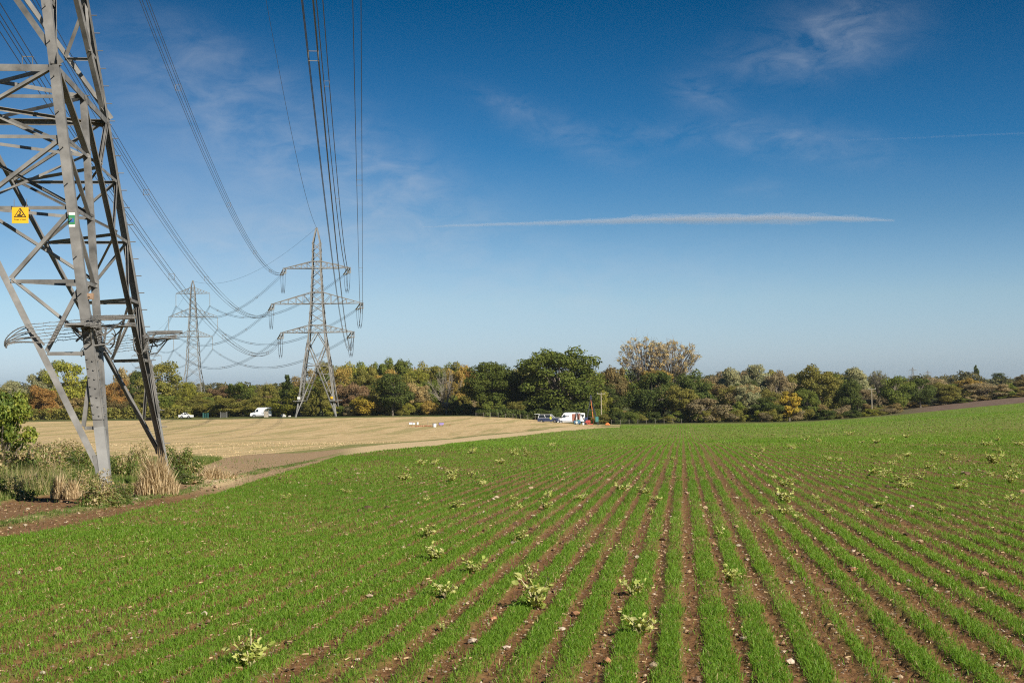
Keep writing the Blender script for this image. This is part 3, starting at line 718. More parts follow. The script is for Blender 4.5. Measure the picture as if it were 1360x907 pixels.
        for cn in ((c+1) % 4, (c-1) % 4):
            D_ = diag(c, cn, 2.32); inn = C(cn, 0)-C(c, 0); inn /= np.linalg.norm(inn); upv = np.array((0, 0, 1.))
            nrm = np.append(corner(c, 2)+corner(cn, 2), 0); nrm /= np.linalg.norm(nrm)
            mb.bar(D_+upv*.02+inn*.0+nrm*.03, D_+inn*.30+upv*.40+nrm*.03, .035)
            tip = D_+inn*.66-upv*.02
            for k in range(4):
                Pk = D_+inn*(.04+.075*k)+upv*(.06+.10*k)
                for yy_ in (-.14, .14):
                    B = [Pk+nrm*yy_, Pk+inn*(.22)+upv*(.03-.02*k)+nrm*yy_*1.4, tip+inn*.08+upv*.13+nrm*yy_, tip+nrm*yy_*.2]
                    t = np.linspace(0, 1, 14)[:, None]; P = B[0]*(1-t)**3+3*B[1]*t*(1-t)**2+3*B[2]*t*t*(1-t)+B[3]*t**3
                    mb.tube(P, .010, 5); barbs(mb, P, 1, .02)
            for k in range(7):
                P0 = D_+inn*(.03+.04*k)+upv*(.06+.055*k)+nrm*.05; P1 = L0+upv*(-.14+.055*k)+nrm*.06
                P = P0+(P1-P0)*np.linspace(0, 1, 13)[:, None]; P[1:-1] += rng.normal(0, .006, (11, 3)); mb.tube(P, .0055, 4); barbs(mb, P, 1, .024)
        part('anti_climb_guard', mb, MSteel, root)
    # warning sign on the near face, number plate on the near leg
    fy = -wf(4.93)/2
    sx0 = 2.18
    sg = MB(); sg.box((sx0, fy-.06, 4.70), (.29, .01, .29)); s = part('warning_sign', sg, MYel, root); s['label'] = 'yellow warning sign with a black triangle'
    tr = MB(); P3 = [np.array((sx0-.10, fy-.068, 4.67)), np.array((sx0+.10, fy-.068, 4.67)), np.array((sx0, fy-.068, 4.83))]
    for i in range(3): tr.bar(P3[i], P3[(i+1) % 3], .012, .006, up=(0, 1, 0))
    tr.bar((sx0+.012, fy-.069, 4.80), (sx0-.012, fy-.069, 4.755), .014, .006, up=(0, 1, 0)); tr.bar((sx0-.014, fy-.069, 4.757), (sx0+.012, fy-.069, 4.757), .010, .006, up=(0, 1, 0)); tr.bar((sx0+.012, fy-.069, 4.76), (sx0-.002, fy-.069, 4.715), .014, .006, up=(0, 1, 0))
    tr.bar((sx0-.05, fy-.069, 4.70), (sx0+.035, fy-.069, 4.695), .022, .006, up=(0, 1, 0)); tr.sphere((sx0+.045, fy-.069, 4.708), (.012, .004, .012), 8, 5); tr.bar((sx0-.03, fy-.069, 4.71), (sx0-.005, fy-.069, 4.73), .010, .006, up=(0, 1, 0))
    part('warning_symbol', tr, MBlk, s)
    txt = bpy.data.curves.new('lettering', 'FONT'); txt.body = 'Danger of death'; txt.size = .032; txt.align_x = 'CENTER'; txt.extrude = .001
    to = bpy.data.objects.new('lettering', txt); tm_ = bpy.data.meshes.new_from_object(to); tm_.name = 'lettering'; bpy.data.objects.remove(to)
    to = part('lettering', tm_, MBlk, s, (sx0, fy-.067, 4.615)); to.rotation_euler = (rad(90), 0, 0)
    hg = MB(); hg.bar((sx0-.11, fy-.045, 4.80), (sx0-.11, fy-.045, 5.0), .02, .006); hg.bar((sx0+.11, fy-.045, 4.80), (sx0+.11, fy-.045, 5.0), .02, .006); part('sign_bracket', hg, MSteel, root)
    L0 = C(0, 4.62); pl = MB(); pl.box(L0+np.array((-.10, -.02, 0)), (.11, .008, .26)); p_ = part('number_plate', pl, MWht, root)
    gl = MB(); gl.box(L0+np.array((-.10, -.028, 0)), (.11, .006, .17)); g_ = part('green_band', gl, MGrn, p_)
    bl = MB(); bl.box(L0+np.array((-.10, -.034, -.01)), (.075, .004, .07)); part('blue_print', bl, MBlu, p_)
    cb = MB(); cb.tube([C(0, 3.2)+np.array((.03, 0, 0))+np.array((0, .02*k, .03*math.sin(k))) for k in range(4)], .02, 5); cb.box(C(0, 3.22)+np.array((.04, .06, 0)), (.12, .10, .11)); part('cable_clamp', cb, material('rusty_steel', (.30, .20, .13), .8), root)
    return root, wf
def strings(root, arms, wf, mt, near=False, slen=4.5, tens=False, bigb=.10):
    """crossarms: lattice triangles; suspension strings hang from the tips"""
    for (h, half, dz) in arms:
        for s in (-1, 1):
            mb = MB(); w = wf(h); w2 = wf(h+dz)
            tip = np.array((s*half, 0, h))
            tb = bigb
            for y_ in (-1, 1):
                a = np.array((s*w/2, y_*w/2, h)); b = np.array((s*w2/2, y_*w2/2, h+dz))
                mb.bar(a, tip+np.array((0, y_*.12, 0)), tb); mb.bar(b, tip+np.array((0, y_*.12, .12)), tb)
                n = 5
                for i in range(n):
                    t0, t1 = i/n, (i+1)/n
                    pa, pb = a*(1-t0)+tip*t0, b*(1-t1)+(tip)*t1
                    if i < n-1: mb.bar(pa, pb, tb*.6); mb.bar(a*(1-t1)+tip*t1, pb, tb*.6)
            n = 5; a = np.array((s*w/2, -w/2, h)); a2 = np.array((s*w/2, w/2, h))
            for i in range(n):
                t0, t1 = i/n, (i+1)/n
                mb.bar(a*(1-t0)+tip*t0, a2*(1-t1)+tip*t1, tb*.6)
            part('crossarm', mb, mt, root)
            if not tens:
                sm = MB(); sm.bar(tip, tip+np.array((0, 0, -.3)), .05)
                n = 18 if near else 1
                if near:
                    for k in range(n): sm.cyl(tip+np.array((0, 0, -.35-k*.2)), tip+np.array((0, 0, -.42-k*.2)), .13, 8)
                    sm.bar(tip, tip+np.array((0, 0, -slen+.3)), .03)
                else: sm.tube([tip+np.array((0, 0, -.3)), tip+np.array((0, 0, -slen+.4))], .13, 6)
                y0 = tip+np.array((0, 0, -slen)); sm.box(y0+np.array((0, 0, .15)), (.5, .08, .3))
                part('insulator_string', sm, MGlass, root)
PYL1, WF1 = near_pylon()

def far_pylon(label, loc, rz, prof, arms, panels, tens=False, bb=.10, slen=4.5, base=None, mt=None):
    mt = mt or MSteelF
    wf = wprof(prof); root = empty('pylon', label, 'pylon', loc, rz); Ht = prof[-1][0]
    def C(c, h): w = wf(h); a = corner(c, w); return np.array([a[0], a[1], h])
    for c in range(4):
        mb = MB(); sx, sy = [(1, -1), (1, 1), (-1, 1), (-1, -1)][c]
        hs = [p[0] for p in prof]; pts = [C(c, -1.0) if False else C(c, 0)+(C(c, 0)-C(c, 1))*1.0]+[C(c, h) for h in hs]
        for a, b in zip(pts[:-1], pts[1:]): mb.ang(a, b, bb*1.9, .05, (-sx, 0, 0), (0, -sy, 0))
        part('leg', mb, mt, root)
    mb = MB()
    for f in range(4):
        a, b = f, (f+1) % 4
        for p, q in zip(panels[:-1], panels[1:]):
            mb.bar(C(a, p), C(b, q), bb*.8); mb.bar(C(b, p), C(a, q), bb*.8)
        for h, half, dz in arms: mb.bar(C(a, h), C(b, h), bb); mb.bar(C(a, h+dz), C(b, h+dz), bb)
        if base:
            # tall splayed base: crossing mains with sub bracing
            p, q = base; wa, wb = wf(p), wf(q); tm = wa/(wa+wb); hm = p+(q-p)*tm
            mb.bar(C(a, p), C(b, q), bb*1.3); mb.bar(C(b, p), C(a, q), bb*1.3)
            mb.bar(C(a, hm), C(b, hm), bb*.6)
            for c, o in ((a, b), (b, a)):
                for k in range(1, 6):
                    D_ = C(c, p)*(1-tm*k/6)+C(o, q)*tm*k/6; hL = p+(hm-p)*k/6
                    mb.bar(C(c, hL), D_, bb*.55); mb.bar(C(c, p+(hm-p)*(k+1)/6), D_, bb*.55)
                for k in range(0, 3):
                    t2 = tm+(1-tm)*k/3; D_ = C(c, p)*(1-t2)+C(o, q)*t2; mb.bar(C(o, p+(q-p)*(tm+(1-tm)*(k+.5)/3)), D_, bb*.5)
    part('body_bracing', mb, mt, root)
    strings(root, arms, wf, mt, slen=slen, tens=tens, bigb=bb)
    return root, wf
# tension tower: 50 m, at 376 m
T2 = at(422.5, 376); A2 = [(22.2, 9.3, 1.9), (29.7+.1, 11.7, 3.0), (39.2, 8.5, 1.8)]
RZ2 = 0.02
PYL2, WF2 = far_pylon('angle pylon with looping jumper wires at the far edge of the stubble field', T2, RZ2,
    [(0, 10.6), (15, 6.6), (19.6, 4.9), (22.2, 4.5), (29.8, 3.4), (39.2, 2.5), (46, 2.2), (50, .5)], A2,
    [22.2, 24.7, 27.3, 29.8, 32.1, 34.4, 36.8, 39.2, 41.5, 43.8, 46], tens=True, bb=.18, base=(0, 19.6))
def w2(root_loc, rz, p):
    c, s = math.cos(rz), math.sin(rz); return np.array((root_loc[0]+p[0]*c-p[1]*s, root_loc[1]+p[0]*s+p[1]*c, root_loc[2]+p[2]))
mbx = MB()
for f in range(4):
    a = np.append(corner(f, WF2(17.5)), 17.5); b = np.append(corner((f+1) % 4, WF2(17.5)), 17.5)
    t_ = (np.append(corner(f, WF2(22.2)), 22.2)+np.append(corner((f+1) % 4, WF2(22.2)), 22.2))/2
    mbx.bar(a, t_, .2); mbx.bar(b, t_, .2)
part('knee_bracing', mbx, MSteelF, PYL2)
gd = MB()
for c in range(4):
    sx, sy = [(1, -1), (1, 1), (-1, 1), (-1, -1)][c]; w = WF2(4.2)/2; gd.box((sx*w, sy*w, 4.2), (2.2, 1.6, .18))
part('anti_climb_guard', gd, MSteelF, PYL2)
sg = MB(); sg.box((-WF2(5)/2+.2, -WF2(5)/2-.25, 5.0), (.8, .06, .6)); s_ = part('sign', sg, MWht, PYL2); s_['label'] = 'white sign plate on the left leg'
sg = MB(); sg.box((WF2(5)/2-.5, -WF2(5)/2-.25, 5.0), (.6, .06, .6)); s_ = part('sign', sg, MYel, PYL2); s_['label'] = 'yellow sign plate on the right leg'
T3 = at(257, 610); T3.z = -2.9+.2; RZ3 = 0.05
A3 = [(27.0, 8.3, 2.6), (35.6, 10.4, 3.6), (45.6, 7.2, 2.6)]
PROF3 = [(0, 9.5), (9, 7.2), (14, 5.7), (27, 4.3), (35.6, 3.2), (45.6, 2.1), (48.5, 1.7), (51.3, .5)]
PAN3 = [0, 5.0, 9.5, 14, 17.6, 21, 24.2, 27, 29.9, 32.8, 35.6, 38.2, 40.7, 43.2, 45.6, 48.5]
PYL3, WF3 = far_pylon('hazy suspension pylon rising behind the trees between the near pylon and the angle pylon', T3, RZ3, PROF3, A3, PAN3, bb=.16, slen=5.4)
T4 = at(195, 1010); T4.z = -9.5
PYL4, _ = far_pylon('faint farthest pylon of the line, half hidden behind the near pylon leg', T4, .05, PROF3, A3, PAN3, bb=.2, slen=5.4)
for px, yt, Y_, lab in ((1212, 487.5, 2300, 'tiny distant pylon on the skyline at right, the left one of two'), (1232, 491.5, 2700, 'tiny distant pylon on the skyline at right, the right one of two'), (353.5, 506, 2900, 'tiny distant pylon above the trees left of the angle pylon')):
    r_ = ray(px, yt); zt = CAMZ+r_[2]/r_[1]*Y_
    c_ = copy_tree(PYL4); tag(c_, lab, 'pylon', 'tiny distant pylons on the skyline'); c_.location = (r_[0]/r_[1]*Y_, Y_, zt-51.3)

# conductors: bundles of four wires with spacers
def catenary(p, q, sag, n=40):
    p, q = np.array(p, float), np.array(q, float); t = np.linspace(0, 1, n)[:, None]
    P = p*(1-t)+q*t; P[:, 2] -= (4*sag*t*(1-t))[:, 0]; return P
def bundle(name, label, P, sp=.4, r=.020, spacers=True, four=True, rfar=None, group=None, k=4):
    P = np.asarray(P); d = P[-1]-P[0]; side = np.array((d[1], -d[0], 0)); side /= np.linalg.norm(side); upv = np.array((0, 0, 1.))
    dist = np.linalg.norm(P, axis=1); rr = np.clip(dist*1.25e-4, r, rfar or .034)
    mb = MB(); offs = [(-1, -1), (1, -1), (1, 1), (-1, 1)] if four else [(0, 0)]
    fl = np.minimum(1, np.minimum(np.arange(len(P)), np.arange(len(P))[::-1])/1.0+.7)
    for a, b in offs: mb.tube(P+side*a*sp/2*fl[:, None]+upv*b*sp/2*fl[:, None], rr, 4)
    root = part(name, mb, MWire); tag(root, label, 'power line', group)
    if spacers and four:
        L_ = np.linalg.norm(d); m_ = int(L_/52)
        for i in range(1, m_+1):
            t = (i-.35)/m_
            if t >= 1: continue
            j = t*(len(P)-1); i0 = int(j); c = P[i0]*(1-j+i0)+P[i0+1]*(j-i0)
            thick = max(.03, np.linalg.norm(c)*1.3e-4); sm = MB()
            q = [c+side*a*sp/2+upv*b*sp/2 for a, b in offs]
            for e in range(4): sm.bar(q[e], q[(e+1) % 4], thick)
            for e in range(4): sm.box(q[e], (thick*1.9,)*3)
            part('spacer', sm, MSteel, root)
    return root
names = ['lower', 'middle', 'top']; A1 = [(26, 6.2), (33.2, 8.2), (41.6, 5.6)]
L1 = np.array((-11.378, 28.556, .09))
for i in range(3):
    for s in (-1, 1):
        sd = 'left' if s < 0 else 'right'
        p1 = w2(L1, PHI, (s*A1[i][1], 0, A1[i][0]-4.5))
        tip2 = w2(T2, RZ2, (s*A2[i][1], 0, A2[i][0])); d = p1-tip2; d[2] = 0; d /= np.linalg.norm(d)
        tip3 = w2(T3, RZ3, (s*A3[i][1], 0, A3[i][0]-5.4)); e = tip3-tip2; e[2] = 0; e /= np.linalg.norm(e)
        q1 = tip2+d*4.4+np.array((0, 0, -1.5)); q2 = tip2+e*4.4+np.array((0, 0, -1.3))
        SG = {(0, -1): 10.5, (1, -1): 10.5, (2, -1): 10.0}.get((i, s), 9.5)
        bundle('conductor_bundle', f'{names[i]} {sd} bundle of power cables sweeping from the near pylon to the angle pylon', catenary(p1, q1, SG, 70), sp=.46)
        bundle('conductor_bundle', f'{names[i]} {sd} bundle of power cables sagging from the angle pylon to the hazy pylon', catenary(q2, tip3, 8.0, 30), sp=.46, rfar=.03)
        # tension strings and jumper loop belong to the pylon
        st = MB(); c2 = math.cos(-RZ2); s2 = math.sin(-RZ2)
        def loc2(p): v = p-np.array(T2); return np.array((v[0]*c2-v[1]*s2, v[0]*s2+v[1]*c2, v[2]))
        side = np.array((.35, 0, 0))
        for q in (q1, q2):
            for o_ in (-side, side):
                st.tube([loc2(tip2)+o_, loc2(q)+o_], .17, 6)
            st.box(loc2(q), (1.1, .25, .4)); st.box(loc2(tip2), (1.0, .5, .4))
        part('tension_insulator', st, MGlass, PYL2)
        jm = MB(); a_, b_ = loc2(q1), loc2(q2)
        for o_ in (-.28, .28):
            for o2 in (-.2, .2):
                pts = [a_*(1-t)+b_*t+np.array((o_, 0, -5.0*math.sin(math.pi*t)**.6+o2)) for t in np.linspace(0, 1, 16)]
                jm.tube(pts, .035, 4)
        part('jumper_loop', jm, MWire, PYL2)
        tip4 = w2(T4, .05, (s*A3[i][1], 0, A3[i][0]-5.4))
        bundle('conductor_bundle', f'{names[i]} {sd} faint cable bundle between the hazy pylon and the farthest one', catenary(tip3, tip4, 9.0, 24), sp=.5, rfar=.035, spacers=False)
ea = w2(L1, PHI, (0, 0, 50.6)); eb = w2(T2, RZ2, (0, 0, 50)); ec = w2(T3, RZ3, (0, 0, 51)); ed = w2(T4, .05, (0, 0, 51))
bundle('earth_wire', 'single thin earth wire rising from the peak of the angle pylon to the near pylon', catenary(ea, eb, 8.0, 60), four=False, spacers=False, r=.013)
bundle('earth_wire', 'single thin earth wire from the angle pylon peak down to the hazy pylon', catenary(eb, ec, 6.0, 30), four=False, spacers=False, rfar=.03)
bundle('earth_wire', 'faint earth wire from the hazy pylon to the farthest pylon', catenary(ec, ed, 6.0, 20), four=False, spacers=False, rfar=.035)
# the line also runs on behind the camera from the near pylon
pb = L1+(L1-np.array(T2))*1.0; pb[2] = 2
for i in range(3):
    for s in (-1, 1):
        p1 = w2(L1, PHI, (s*A1[i][1], 0, A1[i][0]-4.5)); p2 = w2(pb, PHI, (s*A1[i][1], 0, A1[i][0]-4.5))
        bundle('conductor_bundle', f'{names[i]} {"left" if s<0 else "right"} bundle of power cables running on behind the near pylon', catenary(p1, p2, 9.0, 40), sp=.46)

# ------------------------------------------------------------------ trees
def foliage_material(name, trans=.4):
    M = bpy.data.materials.new(name); M.use_nodes = True; t = M.node_tree; b = t.nodes['Principled BSDF']
    b.inputs['Roughness'].default_value = .7; b.inputs['Specular IOR Level'].default_value = .2
    oi = mk(t, 'ShaderNodeObjectInfo'); v = mk(t, 'ShaderNodeAttribute', attribute_name='v').outputs['Fac']
    k = ramp(t, v, [(0, (.62, .72, .6)), (.5, (1, 1, 1)), (.85, (1.0, 1.0, 1.0)), (1, (1.0, .95, .8))])
    c = mixc(t, 1.0, oi.outputs['Color'], k, 'MULTIPLY')
    c = mixc(t, math_n(t, 'MULTIPLY', v, .35), c, mixc(t, 1.0, oi.outputs['Color'], (1.9, 1.45, .9), 'MULTIPLY'))
    t.links.new(c, b.inputs['Base Color'])
    tr = t.nodes.new('ShaderNodeBsdfTranslucent'); t.links.new(c, tr.inputs[0])
    mx = mk(t, 'ShaderNodeMixShader', ins={0: trans}); t.links.new(b.outputs[0], mx.inputs[1]); t.links.new(tr.outputs[0], mx.inputs[2])
    t.links.new(mx.outputs[0], t.nodes['Material Output'].inputs[0])
    return M
MFol = foliage_material('foliage')
MBark = material('bark', (.17, .14, .11), .9, var=.25, nscale=8, bump=.4)
MBarkP = material('pale_bark', (.25, .22, .17), .9, var=.2, nscale=8)
def leaf_quads(R, cen, nrm, size, asp=.75):
    n = len(cen); nrm = nrm/np.linalg.norm(nrm, axis=1)[:, None]
    u = np.cross(nrm, R.normal(0, 1, (n, 3))); u /= np.linalg.norm(u, axis=1)[:, None]; w = np.cross(nrm, u)
    s = (size*R.uniform(.6, 1.35, n))[:, None]
    V = np.stack([cen-u*s, cen-w*s*asp, cen+u*s, cen+w*s*asp], 1)*1.0
    return V.reshape(-1, 3)
def crown_mesh(name, R, lobes, per, size, gap=0.35, out=.85, zf=.82):
    Vs = []; vv = []
    for (c, r, tone) in lobes:
        n = int(per*max(.35, r)/.14) if isinstance(per, (int, float)) else per
        d = R.normal(0, 1, (n, 3)); d /= np.linalg.norm(d, axis=1)[:, None]
        # uneven, clumped surface
        bump = 1+.22*np.sin(d[:, 0]*7+c[0]*40)*np.cos(d[:, 1]*6+c[1]*50)+.15*np.sin(d[:, 2]*9+c[2]*30)
        rr = r*bump*R.uniform(.62, 1.06, n)**.7
        cen_ = np.array(c)+d*rr[:, None]*np.array((1, 1, zf)); keep = R.random(n) > gap*(d[:, 2] < -.2)
        nr = d*out+R.normal(0, .75, (n, 3))*.7+np.array((0, 0, .15))
        Vs.append(leaf_quads(R, cen_[keep], nr[keep], size)); m_ = keep.sum()
        vv.append(np.repeat(np.clip(tone+R.normal(0, .2, m_), 0, 1), 4))
    V = np.concatenate(Vs); n = len(V)//4
    return mesh_np(name, V, np.arange(n*4), np.full(n, 4), {'v': np.concatenate(vv)})
def env_point(R, kind):
    while True:
        d = R.normal(0, 1, 3); d /= np.linalg.norm(d); k = R.uniform(.35, .95)**.6
        if kind == 'round': p = np.array((0, 0, .53))+d*k*np.array((.40, .40, .41))
        elif kind == 'oak': p = np.array((0, 0, .50))+d*k*np.array((.45, .45, .43))
        elif kind == 'bush': p = np.array((0, 0, .42))+d*k*np.array((.46, .46, .42))
        elif kind == 'column': p = np.array((0, 0, .54))+d*k*np.array((.24, .24, .42))
        elif kind == 'irregular': p = np.array((0, 0, .51))+d*k*np.array((.42, .42, .43))+np.array((R.normal(0, .07), R.normal(0, .07), 0))
        elif kind == 'umbrella':
            p = np.array((0, 0, .70))+d*k*np.array((.47, .47, .24))
            if p[2] < .50+.25*abs(p[0]): continue
        elif kind == 'poplar': p = np.array((0, 0, .53))+d*k*np.array((.34, .34, .44))*np.array((1, 1, 1))
        if p[2] > .06: return p
def tree_proto(seed, kind):
    R = np.random.default_rng(seed)
    nl = dict(round=32, oak=74, bush=20, column=22, irregular=38, umbrella=130, poplar=26)[kind]
    rl = dict(round=.135, oak=.115, bush=.17, column=.11, irregular=.12, umbrella=.042, poplar=.10)[kind]
    per = dict(round=210, oak=170, bush=240, column=200, irregular=165, umbrella=12, poplar=170)[kind]
    sz = dict(round=.0150, oak=.0125, bush=.020, column=.015, irregular=.0145, umbrella=.0088, poplar=.02)[kind]
    lobes = []
    for i in range(nl):
        p = env_point(R, kind); lobes.append((p, rl*R.uniform(.7, 1.3), R.uniform(.25, .75)))
    me = crown_mesh('crown', R, lobes, per*(1.0 if kind != 'umbrella' else 1.3), sz, gap=.3, zf=.5 if kind == 'umbrella' else .66)
    mb = MB(); lean = R.normal(0, .02, 2); th = .30 if kind in ('oak', 'bush') else .45
    tr = [np.array((0, 0, -.05)), np.array((lean[0], lean[1], th*.5)), np.array((lean[0]*2, lean[1]*2, th)), np.array((lean[0]*3, lean[1]*3, .75))]
    mb.tube(tr, [.026, .02, .016, .005], 7)
    for (p, r, _) in lobes:
        b0 = tr[1]*.3+tr[2]*.7 if p[2] < .6 else tr[2]; b0 = b0+np.array((0, 0, R.uniform(-.08, .12)))*(p[2] > .3)
        if kind == 'umbrella': b0 = tr[1]+np.array((0, 0, R.uniform(-.05, .2)))
        mid = b0*.45+p*.55+R.normal(0, .02, 3)+np.array((0, 0, .03)); mb.tube([b0, mid, p], [.010, .006, .0018] if kind != 'umbrella' else [.006, .0035, .0015], 4, caps=False)
        if kind == 'umbrella':
            for _k in range(4): q = p+R.normal(0, .045, 3); mb.tube([mid*.4+p*.6, (p+q)/2+R.normal(0, .008, 3), q], [.0026, .0018, .001], 3, caps=False)
    return me, mb.mesh('trunk')
def bare_proto(seed):
    R = np.random.default_rng(seed); mb = MB()
    mb.tube([(0, 0, -.03), (0, 0, .2)], [.03, .022], 6)
    for i in range(15):
        a = i*2.4; el_ = R.uniform(.35, 1.35); b0 = np.array((0, 0, R.uniform(.1, .25))); L_ = R.uniform(.5, .75)
        d = np.array((math.cos(a)*math.cos(el_), math.sin(a)*math.cos(el_), math.sin(el_))); p1 = b0+d*L_*.5; p2 = b0+d*L_+np.array((0, 0, .08))
        mb.tube([b0, p1, p2], [.012, .008, .002], 4, caps=False)
        for j in range(14):
            t = R.uniform(.25, 1); s0 = b0+(p2-b0)*t; d2 = d+R.normal(0, .5, 3)+np.array((0, 0, .3)); d2 /= np.linalg.norm(d2); e = s0+d2*R.uniform(.1, .24); mb.tube([s0, (s0+e)/2+R.normal(0, .008, 3), e], [.005, .003, .001], 3, caps=False)
            for k in range(5):
                s1 = s0+(e-s0)*R.uniform(.3, 1); d3 = d2+R.normal(0, .6, 3); mb.tube([s1, s1+d3*R.uniform(.03, .08)], [.0022, .0012], 3, caps=False)
    return mb.mesh('trunk')
PROTO = {k: [tree_proto(sd+i, k) for i in range(n)] for k, n, sd in (('round', 4, 10), ('oak', 3, 20), ('bush', 4, 30), ('column', 2, 40), ('irregular', 4, 50), ('umbrella', 2, 60), ('poplar', 1, 70))}
BARE = [bare_proto(80), bare_proto(81)]
GRN = dict(dark=(0.092, 0.124, 0.030), oak=(0.115, 0.149, 0.028), green=(0.155, 0.196, 0.039), olive=(0.218, 0.213, 0.052), yellowgreen=(0.287, 0.299, 0.052), yellow=(0.460, 0.356, 0.057), rust=(0.356, 0.213, 0.069),
           orange=(0.356, 0.270, 0.075), brown=(0.265, 0.213, 0.092), greybrown=(0.299, 0.253, 0.149), pale=(0.299, 0.310, 0.172), beige=(0.391, 0.322, 0.161), maroon=(0.253, 0.178, 0.103), straw=(0.460, 0.380, 0.207))
NTREE = [0]
def tree(px, ytop, wpx, Y_, kind, colr, label, group=None, name=None, bark=None, var=None, depth=None):
    r_ = ray(px, ytop); x = r_[0]/r_[1]*Y_; z0 = float(G(x, Y_)); zt = CAMZ+r_[2]/r_[1]*Y_; h = max(zt-z0, 1.0); w = wpx/F*Y_
    NTREE[0] += 1; i = NTREE[0] if var is None else var
    nm = name or ('bush' if kind == 'bush' else ('poplar_tree' if kind == 'poplar' else 'tree'))
    ew = {'round': .92, 'oak': .93, 'bush': 1.0, 'column': .6, 'irregular': .96, 'umbrella': 1.0, 'poplar': .8, 'bare': 1.25}[kind]
    s_ = w/ew
    e = empty(nm, label, 'bush' if nm == 'bush' else 'tree', (x, Y_, z0-.1), (i*2.399) % 6.28, group, (s_, s_, h*{'umbrella': 1.02, 'bare': 1.12}.get(kind, 1.04)))
    if kind == 'bare':
        o = part('trunk', BARE[i % 2], MBarkP, e); return e
    me, tr = PROTO[kind][i % len(PROTO[kind])]
    c = part('crown', me, MFol, e); base = np.array(GRN[colr])*(1+.12*math.sin(i*1.7)); c.color = (*base, 1)
    part('trunk', tr, bark or MBark, e)
    return e
